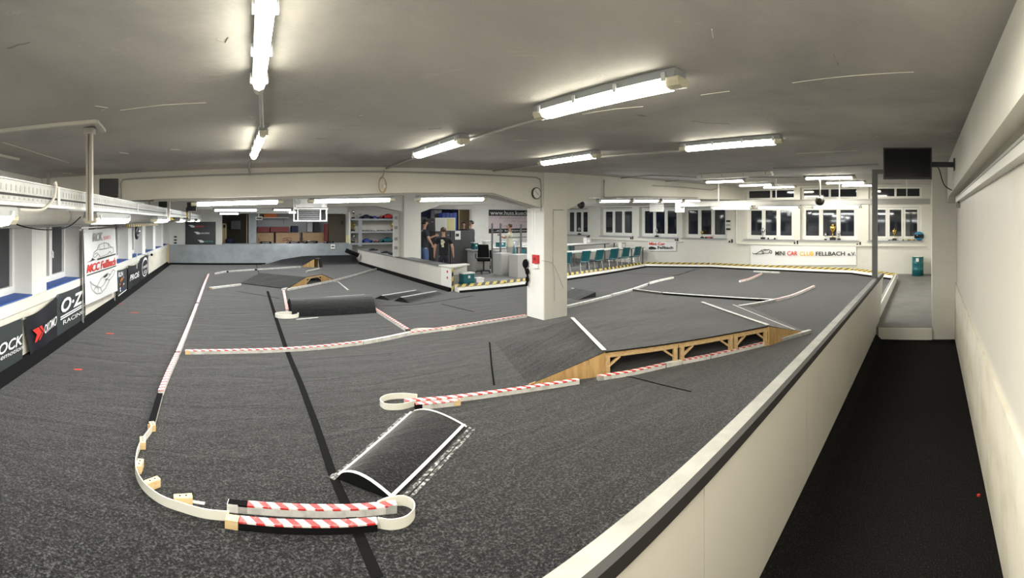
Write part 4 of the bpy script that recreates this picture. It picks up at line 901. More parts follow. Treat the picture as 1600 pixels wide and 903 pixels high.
# ================================================================ far end: poster, store room, cars on the grey board
o = thing('poster', 'big dark poster with three logo lines on the far white wall', 'poster', (-1.14, 19.58, .9)); Yp = 19.585
q0, q1 = at_Y(289.5, 382, Yp), at_Y(337, 346.5, Yp); S = flatS(q0, (q1.x - q0.x, 0, 0), (0, 0, q1.z - q0.z))
b = MB(); b.box(q0.x, Yp, q0.z, q1.x, Yp + .012, q1.z); b.build('sheet', 'banner_black', o)
for v, m, u in ((.80, 'redink', .10), (.50, 'whiteink', .28), (.14, 'tealink', .40)):
    patch([[(u, v + .06), (u + .14, v + .06), (u + .22, v), (u + .20, v - .05), (u + .10, v - .05), (u + .05, v + .02)]], S, 'whiteink', o, name='logo', off=.004)
    lettering('RACING', S, u + .23, v - .035, u + .52, v + .035, m, o, bold=.02, shear=.3, off=.004)
b = MB()
for y in (370, 375, 379.5): p = at_Y(274, y, 19.59); b.box(p.x - .06, 19.58, p.z - .03, p.x + .06, 19.6, p.z + .03)
tag(b.build('wall_sticker_row', 'ink'), 'column of three small dark stickers left of the dark poster', 'sticker')['kind'] = 'stuff'
def crate(x0, x1, y, z0, z1, d, m, label, cat='box', name='cardboard_box', flap=True, S_=None):
    o = thing(name, label, cat, ((x0 + x1) / 2, y + d / 2, z0)); b = MB(); b.box(x0, y, z0, x1, y + d, z1); b.build('body', m, o)
    if flap:
        b = MB(); xm = (x0 + x1) / 2; b.box(x0 - .006, y - .006, z1, xm - .006, y + d + .006, z1 + .012); b.build('flap', m, o); b = MB(); b.box(xm + .006, y - .006, z1, x1 + .006, y + d + .006, z1 + .012); b.build('flap', m, o)
    return o
YB = 20.4
def xb(px, Y=YB): return Y * tan(th(px))
def zb_(py, px=450, Y=YB): return EYE + (Y0 - py) / FPX * Y / cos(th(px))
b = MB(); b.box(1.35, 20.1, 0.0, 4.45, 21.0, 0.62); tag(b.build('store_counter', 'brown'), 'dark counter in the store room carrying the cardboard boxes', 'counter')
for pa_, pb_, l in ((401, 427.5, 'first'), (431, 468, 'widest'), (473, 506.5, 'last')):
    o = crate(xb(pa_), xb(pb_), YB, .625, zb_(364), .5, 'cardboard', '%s cardboard box in the store room, counted from the grey column' % l)
    if l == 'widest':
        S = flatS((xb(pa_), YB - .002, .62), (xb(pb_) - xb(pa_), 0, 0), (0, 0, zb_(364) - .62)); strokes([[(.28, .62), (.5, .70), (.68, .64)], [(.28, .5), (.5, .56), (.68, .52)]], S, .03, 'maroon', o, name='print', off=.003)
zs = zb_(363) + .0
b = MB(); b.box(1.35, 21.05, 0.0, 5.3, 21.1, 2.35); tag(b.build('plank_wall', 'shelfgrey'), 'grey boarded wall behind the cardboard boxes', 'partition') ; 
for k, (pa_, pb_, m, l) in enumerate(((402, 421, 'maroon', 'maroon flat box on the first cardboard box'), (423, 452, 'maroon', 'wide maroon box lying on the middle cardboard box'), (456, 466, 'navy', 'dark blue box beside the wide maroon box'))):
    crate(xb(pa_), xb(pb_), YB + .05, zs + .016, zb_(354.5 if k < 2 else 353), .35, m, l, flap=False, name='storage_box')
crate(xb(481), xb(489), YB + .1, zs + .016, zb_(349), .3, 'shelfgrey', 'stack of grey goods above the last cardboard box', flap=False, name='storage_box')
crate(xb(491), xb(499), YB + .1, zs + .016, zb_(347), .3, 'plastic', 'black goods on the last cardboard box', flap=False, name='storage_box')
# shelf with orange case near the store room ceiling
o = thing('high_shelf', 'pale board shelf hung high in the store room under the orange case', 'shelf', (2.0, 20.9, 2.0)); b = MB(); b.box(xb(400), 20.5, zb_(341), xb(452), 21.04, zb_(339.5)); b.build('board', 'pipe', o)
for px in (404, 446): b = MB(); b.box(xb(px), 20.95, zb_(339.5) - .3, xb(px) + .04, 21.045, zb_(341)); b.build('bracket', 'conduit', o)
o = crate(xb(413), xb(433), 20.55, zb_(339.5) + .001, zb_(331), .4, 'orange', 'bright orange case on the high shelf in the store room', cat='case', name='tool_case', flap=False); b = MB(); b.box(xb(420), 20.53, zb_(333.5), xb(426), 20.55, zb_(332.5)); b.build('handle', 'plastic', o)
b = MB(); b.box(xb(507.3, 20.2), 20.2, 0, xb(512, 20.2), 20.4, zb_(350)); tag(b.build('steel_locker', 'maroon'), 'dark red narrow locker beside the brown door leaf', 'locker')
o = thing('brown_door', 'dark brown door leaf standing open beside the yellow post', 'door', (4.95, 20.1, 0)); b = MB(); b.prism([(xb(513, 20.3), 20.3, 0), (xb(540, 19.9), 19.9, 0), (xb(540, 19.9), 19.9, 2.2), (xb(513, 20.3), 20.3, 2.28)], (0, .05, 0)); b.build('leaf', 'brown', o); b = MB(); p = at_Y(533, 348, 19.95); b.box(p.x, 19.88, p.z - .08, p.x + .05, 19.93, p.z + .08); b.build('handle', 'ink', o)
# left doorway things
o = thing('yellow_rack', 'pale yellow wooden rack in the dark far doorway', 'rack', (0.0, 20.6, 0)); b = MB(); xa, xc = xb(347, 20.6), xb(354, 20.6); b.box(xa, 20.6, 0, xa + .05, 20.65, zb_(350)); b.build('upright', 'yellowpaint', o); b = MB(); b.box(xc - .05, 20.6, 0, xc, 20.65, zb_(349)); b.build('upright', 'yellowpaint', o)
b = MB(); b.box(xa, 20.6, zb_(351), xc, 20.65, zb_(349)); b.build('top_rail', 'yellowpaint', o); b = MB(); b.box(xa + .05, 20.62, .3, xc - .05, 20.64, zb_(356)); b.build('infill', 'tan', o)
b = MB(); b.sphere((xb(359, 20.4), 20.4, .98), .2, 10, 8, (1, .8, .9)); b.box(xb(356, 20.4), 20.3, 0, xb(362, 20.4), 20.5, .9); tag(b.build('dark_bag', 'navy'), 'dark blue bag on a stand in the far doorway', 'bag')
b = MB(); b.box(xb(361, 23.9), 23.9, zb_(358, 450, 23.9), xb(376, 23.9), 23.98, zb_(345, 450, 23.9)); tag(b.build('dim_notice', 'greyboard'), 'dim grey notice on the back wall of the far doorway', 'notice')
b = MB(); b.box(xb(385, 20.9), 20.9, 0, xb(386.5, 20.9), 20.95, 2.2); tag(b.build('door_jamb_pole', 'tan'), 'thin pale pole at the edge of the far doorway', 'pole')
# radio controlled cars
def rc_car(col, L, label, loc, yaw=0.0, name='model_car', low=False, group=None):
    o = thing(name, label, 'model car', (0, 0, 0), group); w, h = L * .42, L * (.22 if low else .30)
    top = [(-.5, .10), (-.49, .22), (-.40, .27), (-.28, .30), (-.16, .44 if not low else .34), (.02, .47 if not low else .36), (.18, .33 if not low else .28), (.38, .27), (.49, .20), (.5, .08)]
    prof = [(x * L, z * L * (h / (L * .30)) * .62) for x, z in top]
    def f(u, v):
        x = -L / 2 + L * u; zt = 0
        for (xa, za), (xc_, zc) in zip(prof, prof[1:]):
            if xa <= x <= xc_ + 1e-6: zt = za + (zc - za) * (x - xa) / (xc_ - xa)
        a = v * pi; cab = 1.0 if zt < h * .55 else .82; e = abs(cos(a)) ** .45 * (1 if cos(a) > 0 else -1)
        return V((x, e * w / 2 * (cab if sin(a) > .7 else 1) * (.86 + .14 * sin(pi * u)), max(.05 * L, .06 * L + (zt - .06 * L) * abs(sin(a)) ** .45)))
    b = MB(); b.grid(f, 18, 10); b.build('body_shell', col, o, smooth=True)
    if not low:
        b = MB(); b.grid(lambda u, v: f(.36 + .30 * u, .30 + .40 * v) + Z3 * .003 * L / .5, 6, 6); b.build('windows', 'screen', o)
    for sx in (-.31, .31):
        for sy in (-1, 1): b = MB(); b.cyl((sx * L, sy * w * .32, .075 * L), (sx * L, sy * w * .5, .075 * L), .075 * L, n=12); b.build('wheel', 'black', o)
    b = MB(); b.box(-L * .52, -w * .45, .30 * L, -L * .44, w * .45, .315 * L); b.box(-L * .49, -w * .3, .2 * L, -L * .47, -w * .27, .30 * L); b.box(-L * .49, w * .27, .2 * L, -L * .47, w * .3, .30 * L); b.build('spoiler', col, o)
    o.location = loc; o.rotation_euler = (0, 0, yaw); return o
zt_ = .921
for i, (px, m, l) in enumerate(((415, 'plastic', 'first black model car on the ledge behind the grey board'), (459, 'plastic', 'black model car with pale front, in front of the widest cardboard box'), (485, 'plastic', 'long black model buggy in front of the last cardboard box'))):
    p = at_Y(px, 378, 19.2); rc_car(m, .62 if i < 2 else .75, l, (p.x, 19.2, zt_), .1 * i, low=True)
p = at_Y(514, 377, 19.1); rc_car('plastic', .55, 'dark model car with white nose at the end of the ledge', (p.x, 19.15, zt_), .5, low=True)
o = thing('hanging_tag', 'small white card hanging on the far grey board', 'card', at_Y(520, 388, 18.67)); p = at_Y(520, 385, 18.67); b = MB(); b.box(p.x - .09, 18.655, p.z - .1, p.x + .09, 18.665, p.z + .09); b.build('card', 'paper', o); b = MB(); b.box(p.x - .06, 18.652, p.z - .03, p.x + .06, 18.655, p.z + .02); b.build('print', 'ink', o)

# ================================================================ timing counter, shelf of model cars, rear pit area
tc = thing('timing_counter', 'white panelled timing counter along the track with dark grey top', 'counter', (5.7, 14.5, 0)); ZK = .70
ys = [10.2, at_X(690, 420, 5.6).y, at_X(655, 420, 5.6).y, at_X(632, 420, 5.6).y, 15.2, 17.0, 18.6]
for a, c in zip(ys, ys[1:]): b = MB(); b.box(5.58, a + .004, 0.0, 5.62, c - .004, ZK - .03); b.build('front_panel', 'panel' if a > 10.3 else 'white', tc)
b = MB(); b.box(5.54, 10.905, ZK - .03, 5.618, 18.6, ZK); b.build('counter_top', 'post', tc)
b = MB(); b.box(5.62, 14.25, ZK - .03, 6.0, 18.6, ZK - .002); b.build('counter_top', 'post', tc); b = MB(); b.box(5.62, 10.9, ZK - .03, 5.95, 13.55, ZK - .002); b.build('counter_top', 'post', tc)
b = MB(); b.box(5.622, 10.72, 0.0, 6.36, 10.76, ZK - .032); b.build('end_panel', 'cream', tc)
b = MB(); b.prism([(5.56, 10.2, ZK - .03), (5.66, 10.2, ZK - .03), (6.42, 10.66, ZK - .03), (6.42, 10.9, ZK - .03), (5.56, 10.9, ZK - .03)], (0, 0, .03)); b.build('end_top', 'cream', tc)
b = MB(); b.sweep([(5.575, 10.135, .12), (5.575, 10.135, ZK - .03)], [(-.025, -.003), (.025, -.003), (.025, .003), (-.025, .003)], up=V((0, 1, 0))); b.build('corner_tape', 'yellowblack', tc)
for z in (.56, .40): b = MB(); b.cyl((5.578, 10.42, z), (5.57, 10.42, z), .035, n=10); b.build('red_dot', 'red', tc)
b = MB(); b.prism([(5.575, 10.2, ZT), (5.47, 10.2, ZT + .001), (5.52, 10.2, ZT + .08), (5.575, 10.2, ZT + .09)], (0, 8.0, 0)); struct(b.build('baseboard_counter', 'black'))
for px, py, l in ((583, 389, 'flat black gadget lying on the counter below the shelf'), (603, 388.5, 'small dark part on the counter below the green model car'), (615, 391, 'dark tool on the counter beside the far pillar')):
    p = V((5.80, 5.80 / tan(th(px)), ZK)); b = MB(); b.box(p.x - .17, p.y - .1, ZK, p.x + .17, p.y + .1, ZK + .05); b.box(p.x - .1, p.y - .06, ZK + .05, p.x + .05, p.y + .06, ZK + .08); tag(b.build('counter_gadget', 'plastic', loc=(p.x, p.y, ZK)), l, 'gadget')
# shelf unit
YS = 19.4
sh = thing('model_shelf', 'white shelf unit with grey boards displaying model cars behind the counter', 'shelf', (6.8, YS + .4, 0)); xa, xc = xb(545, YS), xb(622.5, YS)
b = MB(); b.box(xa, YS, 0, xa + .07, YS + .55, zb_(331, 590, YS)); b.build('side_panel', 'white', sh); b = MB(); b.box(xc - .05, YS, 0, xc + .25, YS + .55, zb_(331, 590, YS)); b.build('side_panel', 'white', sh)
b = MB(); b.box(xa, YS + .55, 0, xc + .25, YS + .58, zb_(328, 590, YS)); b.build('back_panel', 'shelfgrey' if False else 'panel', sh)
zsh = [zb_(y, 590, YS) for y in (341.5, 361, 379)]; 
for z in zsh: b = MB(); b.box(xa + .07, YS, z - .085, xc - .05, YS + .55, z); b.build('board', 'shelfgrey', sh)
b = MB(); b.box(xb(560, YS), YS - .01, zb_(384, 590, YS), xb(565.5, YS), YS + .05, zb_(344, 590, YS)); b.build('divider', 'shelfgrey', sh)
cars = [(573, 0, 'navy', .66, 'dark blue open model racer on the top shelf'), (586, 0, 'bluebox', .42, 'blue and white model racer on the top shelf, middle'), (605, 0, 'red', .78, 'red model saloon on the top shelf'),
        (573, 2, 'bluebox', .62, 'blue and white model car on the lowest shelf'), (604.5, 2, 'tealdrum', .78, 'long green model car on the lowest shelf'), (587.5, 2, 'maroon', .3, 'small reddish model car between blue and green ones on the lowest shelf')]
for px, s, m, L, l in cars: rc_car(m, L, l, (xb(px, YS + .27), YS + .27, zsh[s] + .001), pi * (px > 600))
for px, m, l in ((569, 'gold', 'first'), (577, 'shelfgrey', 'second'), (586, 'paper', 'third'), (594, 'gold', 'fourth'), (602, 'yellowpaint', 'fifth'), (609, 'shelfgrey', 'sixth')): rc_car(m, .30, '%s of six little model cars on the middle shelf' % l, (xb(px, YS + .2), YS + .2, zsh[1] + .001), .3, low=True)
def trophy(p, h, m, label, base='ink', cat='trophy', fat=1.0):
    o = thing('trophy', label, cat, p); p = V(p); b = MB(); b.box(p.x - h * .15, p.y - h * .15, p.z, p.x + h * .15, p.y + h * .15, p.z + h * .16); b.build('plinth', base, o)
    b = MB(); b.lathe(p + Z3 * h * .16, [(h * .10 * fat, 0), (h * .03, h * .06), (h * .03, h * .30), (h * .07 * fat, h * .34), (h * .15 * fat, h * .48), (h * .19 * fat, h * .66), (h * .17 * fat, h * .66), (h * .05, h * .4)], 12); b.build('cup', m, o, smooth=True)
    for s in (-1, 1): b = MB(); b.tube([p + V((s * h * .16 * fat, 0, h * .72)), p + V((s * h * .26 * fat, 0, h * .70)), p + V((s * h * .24 * fat, 0, h * .58)), p + V((s * h * .10 * fat, 0, h * .52))], h * .015, 6); b.build('handle', m, o)
    b = MB(); b.sphere(p + Z3 * h * .88, h * .07, 8, 6); b.build('finial', m, o); return o
for s, l in ((0, 'silver trophy on the top shelf, in the narrow compartment'), (1, 'gold trophy on the middle shelf, in the narrow compartment'), (2, 'silver trophy on the lowest shelf, in the narrow compartment')):
    trophy((xb(552, YS + .25), YS + .25, zsh[s] + .001), .42, 'gold' if s == 1 else 'silver', l)
trophy((xb(613, YS + .3), YS + .3, zsh[1] + .001), .42, 'gold', 'gold trophy at the pillar end of the middle shelf')
b = MB(); b.box(xb(622, 13.4), 13.45, .72, xb(627.5, 13.4), 13.55, 2.1) if False else None
o = thing('white_socket_strip', 'white strip of sockets beside the far pillar', 'socket strip', (5.62, 13.5, 0.71)); b = MB(); b.box(5.42, 13.9, .702, 5.60, 14.0, 2.15); b.build('strip', 'white', o)
for z in (1.95, 1.62, 1.25, .95): b = MB(); b.box(5.44, 13.885, z, 5.55, 13.9, z + .1); b.build('socket', 'conduit', o)
# fan heater under the long beam
o = thing('fan_heater', 'white fan heater with louvred cage hung below the long beam', 'heater', at_r(485, 345, 7.2)); R = 7.2
def hp(px, py, r=R): return at_r(px, py, r)
t_ = (hp(512, 330) - hp(458, 330)).normalized(); n_ = V((-t_.y, t_.x, 0)); n_ = n_ if n_.y > 0 else -n_
def hbox(x0, y0, x1, y1, d0, d1, m, name):
    a, c = hp(x0, y1), hp(x1, y0); b = MB(); b.prism([a + n_ * d0, V((c.x, c.y, a.z)) + n_ * d0, c + n_ * d0, V((a.x, a.y, c.z)) + n_ * d0], n_ * (d1 - d0)); return b.build(name, m, o)
hbox(463, 311, 511, 324, 0.0, .42, 'pvc', 'case'); hbox(459, 325, 512, 327.5, -.05, .5, 'pvc', 'frame_bar'); hbox(459, 344, 510, 346, -.05, .5, 'pvc', 'frame_bar')
for x0, x1 in ((458.5, 460.5), (464.5, 466.5), (499.5, 501.5), (509, 511)): hbox(x0, 326, x1, 346, -.05, -.02, 'pvc', 'upright')
hbox(461, 328, 509, 344, .3, .45, 'ink', 'fan_box')
for k in range(5): hbox(467, 329 + k * 3.1, 499, 330.2 + k * 3.1, .02, .08, 'shelfgrey', 'louvre')
for px, py in ((466, 316), (505, 320)):
    p = hp(px, py) - n_ * .09; b = MB(); b.cyl(p - n_ * .02, p + n_ * .1, .045, .03, n=12); b.build('spot', 'galv', o)
for px in (459.5, 463): b = MB(); p = hp(px, 326); b.box(p.x - .012, p.y - .012, p.z, p.x + .012, p.y + .012, cz(p.x) - .0); b.build('hanger', 'pvc', o)
o = thing('heater_grille', 'small white grille box left of the fan heater, hung in the rear bay', 'grille', at_r(405, 343, 14.5)); a, c = at_r(400, 343.5, 14.5), at_r(410, 338.5, 14.5); b = MB(); b.box(a.x, a.y, a.z, c.x, a.y + .2, c.z); b.build('box', 'pvc', o); b = MB(); b.box(a.x + .02, a.y - .01, a.z + .03, c.x - .02, a.y, c.z - .03); b.build('slot', 'ink', o); b = MB(); b.box(a.x + .08, a.y + .08, c.z, a.x + .11, a.y + .11, cz(a.x)); b.build('hanger', 'pvc', o)
# cable coil on the beam
p = onbeam(597, 288) - V((0, .0, 0)); o = thing('cable_coil', 'coil of reddish cable with a white socket hung on the long beam', 'cable coil', p + V((0, 0, -.12)))
for k in range(3): b = MB(); b.tube([p + V((.05 * cos(a) * (1 + .1 * k), -.012 - .008 * k, .11 * sin(a) - .01 * k)) for a in [2 * pi * q / 16 for q in range(16)]], .004, 5, True); b.build('loop', 'tan', o)
b = MB(); b.box(p.x + .005, p.y - .03, p.z - .05, p.x + .045, p.y, p.z - .01); b.build('socket', 'pvc', o); b = MB(); b.tube([p + V((0, -.01, .10)), onbeam(600, 270), onbeam(600, 265)], .006, 6); b.build('lead', 'conduit', o)
# clock, alarm box and cables on the pillar
p = onbeam(838.5, 302) + V((0, .03, 0)); bd = V((cos(.068), sin(.068), 0)); o = thing('wall_clock', 'round white wall clock with black rim on the beam by the pillar', 'clock', p); nn = V((sin(.068), -cos(.068), 0))
b = MB(); b.cyl(p, p + nn * .035, .108, n=28); b.build('rim', 'plastic', o, smooth=False); b = MB(); b.cyl(p + nn * .0355, p + nn * .037, .093, n=28); b.build('dial', 'paper', o)
for a, l, w in ((-.7, .075, .006), (2.2, .05, .008)): b = MB(); d = bd * sin(a) + Z3 * cos(a); b.beam(p + nn * .039, p + nn * .039 + d * l, w, .003, up=nn); b.build('hand', 'ink', o)
for k in range(12):
    d = bd * sin(k * pi / 6) + Z3 * cos(k * pi / 6); b = MB(); b.beam(p + nn * .038 + d * .078, p + nn * .038 + d * .088, .006, .002, up=nn); b.build('hour_mark', 'ink', o)
XP = P1[0] - .006
def pl(px, py): return at_X(px, py, XP)
o = thing('fire_alarm', 'red fire alarm box on the white face of the near pillar', 'alarm box', pl(838, 411)); a, c = pl(834.5, 411), pl(843, 398.5); b = MB(); b.box(XP - .05, a.y, a.z, XP, c.y, c.z); b.build('case', 'red', o); b = MB(); b.box(XP - .055, a.y - .05, a.z + .06, XP - .05, c.y + .05, c.z - .05); b.build('glass', 'maroon', o)
a, c = pl(835, 418), pl(843, 413); b = MB(); b.box(XP - .04, a.y, a.z, XP, c.y, c.z); tag(b.build('socket_box', 'pvc'), 'white socket box just below the red alarm box', 'socket')
for px, l in ((831.5, 'thin vertical conduit left of the red alarm box, white pillar face'), (835.5, 'thin vertical conduit above the red alarm box')):
    b = MB(); b.tube([pl(px, 329), pl(px, 397)], .012, 6); tag(b.build('conduit', 'pvc'), l, 'conduit')
o = thing('hanging_cables', 'bundle of black cables and plugs hung on the pillar edge', 'cable bundle', pl(825, 446)); 
for k, (px, py, r) in enumerate(((824, 412, .07), (827, 424, .05), (827, 436, .045), (826, 443, .03))):
    q = pl(px, py); b = MB(); b.sphere(q - V((.05, 0, 0)), r, 8, 6, (.7, 1, 1.3)); b.build('plug', 'black', o)
b = MB(); b.tube([pl(826, 405) - V((.05, 0, 0)), pl(824, 418) - V((.06, 0, 0)), pl(828, 432) - V((.05, 0, 0)), pl(826, 446) - V((.04, 0, 0))], .018, 6); b.build('cord', 'black', o)
YPf = P1[1] - .006
def pf(px, py): return at_Y(px, py, YPf)
cable([pf(880, 328), pf(866, 328), pf(864.5, 331), pf(864.5, 360), pf(864, 411), pf(866, 440), pf(866, 470)], 'dark cable down the cream face of the near pillar', .009, 'conduit')
cable([pl(846, 407), pf(850, 407.5), pf(862, 411), pf(870, 424), pf(880, 450)], 'thin wire sagging across the pillar from the alarm box', .004, 'conduit')
# warning kerb round the track
kp = [(5.66, 10.02), at_r(735, 450, 11.35).to_2d(), at_r(757, 447, 11.9).to_2d(), (8.3, 9.98), (14.3, 10.62), (15.45, 8.3), (15.5, 5.2), (15.3, 2.7), (13.9, 1.13), (8.2, 1.03)]
kp = [(5.66, 10.03), (7.2, 9.99), (8.3, 10.05), (11.5, 10.3), (14.3, 10.62), (15.45, 8.3), (15.5, 5.2), (15.28, 2.7), (13.95, 1.14)]
kn = ['from the timing counter', 'behind the near pillar', 'in front of the first green chairs', 'in front of the last green chairs', 'round the corner by the chairs', 'under the club banner, chair side', 'under the club banner, middle', 'under the club banner, at the partition end']
for (a, c), l in zip(zip(kp, kp[1:]), kn):
    a, c = V((*a, ZT)), V((*c, ZT)); t = (c - a).normalized(); a += t * .004; c -= t * .004; o = thing('warning_kerb', 'white kerb board with black and yellow edge tape %s' % l, 'kerb', (a + c) / 2)
    b = MB(); b.sweep([a, c], [(.0, .0), (.10, 0.0), (.10, .0001), (.0, .115), (-.16, .17), (-.16, 0)][::-1]); b.build('board', 'white', o)
    b = MB(); b.sweep([a, c], [(.004, .112), (-.004, .12), (-.155, .174), (-.155, .169), (-.0, .108)][::-1]); b.build('edge_tape', 'yellowblack', o)
    b = MB(); b.sweep([a, c], [(.10, .001), (.17, .001), (.112, .045), (.10, .05)][::-1]); b.build('rubber_foot', 'black', o)
o = thing('warning_kerb', 'slim white kerb running from the club banner corner back to the partition', 'kerb', (11, 1.05, 0)); b = MB(); b.sweep([(13.9, 1.10, 0.003), (8.7, 1.02, 0.003)], [(.05, 0), (.05, .24), (-.03, .24), (-.03, 0)][::-1]); b.build('board', 'white', o); b = MB(); b.sweep([(13.9, 1.10, .245), (8.7, 1.02, .245)], [(.045, 0), (.045, .004), (.0, .004), (.0, 0)][::-1]); b.build('edge_strip', 'rail', o)
# teal storage boxes and white crate behind the kerb
def tote(c, w, d, h, m, label, lid='paper'):
    o = thing('storage_tote', label, 'storage box', c); c = V(c); b = MB(); b.prism([c + V((-w * .46, -d * .46, 0)), c + V((w * .46, -d * .46, 0)), c + V((w * .46, d * .46, 0)), c + V((-w * .46, d * .46, 0))], (0, 0, h - .03)); b.build('body', m, o, bevel=.01)
    b = MB(); b.box(c.x - w / 2, c.y - d / 2, c.z + h - .03, c.x + w / 2, c.y + d / 2, c.z + h); b.build('lid', lid, o); b = MB(); b.box(c.x - .03, c.y - d / 2 - .006, c.z + h * .45, c.x + .03, c.y - d * .45, c.z + h * .7); b.build('latch', 'paper', o); return o
p = V((6.16, 10.4, 0)); tote((p.x, p.y, 0), .38, .26, .25, 'teal', 'lower teal storage box behind the kerb by the counter end', 'teal'); tote((p.x, p.y, .251), .38, .26, .26, 'teal', 'upper teal storage box with pale lid, behind the kerb by the counter end')
tote((6.54, 10.42, 0), .26, .22, .34, 'paper', 'small white storage box next to the teal boxes')
# rear pit: dark cabinets, map board, cabinets, banner, chair, rack, tables
def cab(px0, px1, Y, z1, d, m, label, name='cupboard', door=True):
    x0, x1 = Y * tan(th(px0)), Y * tan(th(px1)); o = thing(name, label, 'cabinet', ((x0 + x1) / 2, Y + d / 2, 0)); b = MB(); b.box(x0, Y, 0, x1, Y + d, z1); b.build('body', m, o)
    if door:
        b = MB(); b.box(x0 + .02, Y - .018, .06, x1 - .02, Y, z1 - .05); dd = b.build('door', m, o); b = MB(); b.box(x1 - .12, Y - .03, z1 - .16, x1 - .05, Y - .018, z1 - .13); b.build('handle', 'conduit', dd)
    return o
cab(680, 703, 15.0, 1.50, .45, 'darkboard', 'dark grey cupboard behind the man in the black T-shirt'); cab(704, 739, 15.0, 1.52, .45, 'darkboard', 'wide dark grey cupboard carrying a white notice', door=False)
q = at_Y(711, 359, 14.99); o = thing('notice_sheet', 'white notice with black print on the wide dark cupboard', 'notice', (q.x + .15, 14.985, q.z - .4)); a, c = at_Y(711, 374.5, 14.99), at_Y(719.5, 360.5, 14.99); b = MB(); b.box(a.x, 14.985, a.z, c.x, 14.995, c.z); b.build('sheet', 'paper', o); b = MB(); zz = (a.z + c.z) / 2
for k in range(4): b.box(a.x + .03 + .035 * k, 14.98, zz - .06 + .015 * (k % 2), a.x + .06 + .035 * k, 14.985, zz + .06)
b.build('print', 'ink', o)['kind'] = 'stuff'
o = thing('map_board', 'pale map board standing on the dark cupboards', 'board', (8.1, 15.35, 1.505)); x0, x1 = 15.35 * tan(th(680.5)), 15.35 * tan(th(711.5)); b = MB(); b.box(x0, 15.35, 1.505, x1, 15.38, 2.02); b.build('board', 'paper', o); b = MB(); b.box(x0 + .5, 15.345, 1.54, x1 - .03, 15.35, 1.99); b.build('map_sheet', 'yellowpaint', o)
b = MB()
for k in range(5): b.box(x0 + .08 + .08 * k, 15.346, 1.56, x0 + .085 + .08 * k, 15.35, 1.96)
b.build('grid_lines', 'conduit', o)['kind'] = 'stuff'
o = thing('blue_tarp', 'bright blue tarpaulin stack behind the map board', 'tarpaulin', (8.7, 17.0, 0)); x0, x1 = 16.4 * tan(th(691)), 16.4 * tan(th(714))
for k in range(4): b = MB(); b.box(x0 + (x1 - x0) * k / 4 + .01, 16.4, 0, x0 + (x1 - x0) * (k + 1) / 4 - .01, 16.7, 2.22 + .02 * (k % 2)); b.build('fold', 'bluebox', o)
cab(657, 667, 15.6, 2.05, .4, 'plastic', 'tall black cupboard behind the man in jeans', door=False); cab(667.5, 678, 16.3, 2.0, .4, 'darkboard', 'tall dark cupboard beside the blue tarpaulin')
cab(678.5, 690, 16.9, 2.35, .4, 'post', 'tall grey locker beside the blue tarpaulin', name='locker')
o = thing('tan_door', 'tan door leaf in the back doorway behind the people', 'door', (11.2, 20.3, 0)); x0, x1 = 19.4 * tan(th(717.5)), 19.4 * tan(th(736.5)); b = MB(); b.box(x0, 19.4, 0, x1, 19.46, 2.45); b.build('leaf', 'tan', o); b = MB(); b.box(x0 + .08, 19.37, 1.3, x0 + .12, 19.4, 1.5); b.build('handle', 'chrome', o)
o = thing('exit_light', 'small white lamp box over the back doorway', 'lamp box', (7.7, 13.45, 2.29)); a, c = at_Y(686, 323.5, 15.8), at_Y(700, 319, 15.8); b = MB(); b.box(a.x, 15.8, a.z, c.x, 15.95, c.z); b.build('case', 'pvc', o); b = MB(); b.box(a.x + .1, 15.86, c.z, a.x + .14, 15.9, cz(a.x)); b.build('bracket', 'conduit', o)
# web address banner
YR = 17.69
o = thing('wall_banner', 'wide pale banner with web address on the rear wall', 'banner', (13, YR, 1.4)); a, c = at_Y(763.5, 364.5, YR), at_Y(842, 328, YR); c.z = at_Y(763.5, 327.5, YR).z; S = flatS((a.x, YR - .004, a.z), (c.x - a.x, 0, 0), (0, 0, c.z - a.z))
b = MB(); b.box(a.x, YR - .004, a.z, c.x, YR, c.z); b.build('sheet', 'pinkink', o); patch([[(0, .74), (1, .74), (1, 1), (0, 1)]], S, 'ink', o, name='dark_band', off=.003); patch([[(0, .0), (1, .0), (1, .19), (0, .19)]], S, 'ink', o, name='dark_band', off=.003)
lettering('www.huss.kuechen.de', S, .03, .78, 1.0, .96, 'whiteink', o, off=.006); lettering('Rotebühlstr. 13 - 15', S, .2, .60, .95, .71, 'greyink', o, name='small_lettering', off=.006); lettering('70178 Stuttgart', S, .28, .42, .86, .55, 'greyink', o, name='small_lettering', off=.006); lettering('Tel. 0711 / 61 56 49', S, .22, .25, .92, .38, 'greyink', o, name='small_lettering', off=.006); lettering('...der küchenspezialist', S, .08, .04, .92, .14, 'whiteink', o, name='small_lettering', off=.006)
cab(741, 765, 14.3, .78, .5, 'cabinet', 'light grey cabinet below the teal goods'); cab(783, 800, 12.75, .76, .5, 'cabinet', 'light grey cabinet in front of the man in cream'); cab(809, 830, 11.9, .76, .5, 'cabinet', 'light grey cabinet close to the near pillar', door=False)
def table(x0, x1, y0, y1, z, label, top='tabletop', legs='post'):
    o = thing('trestle_table', label, 'table', ((x0 + x1) / 2, (y0 + y1) / 2, 0)); b = MB(); b.box(x0, y0, z - .035, x1, y1, z); b.build('tabletop', top, o)
    for x in (x0 + .06, x1 - .06):
        for y in (y0 + .06, y1 - .06): b = MB(); b.box(x - .022, y - .022, 0, x + .022, y + .022, z - .036); b.build('leg', legs, o)
    b = MB(); b.box(x0 + .08, (y0 + y1) / 2 - .015, z - .09, x1 - .08, (y0 + y1) / 2 + .015, z - .037); b.build('frame_rail', legs, o); return o
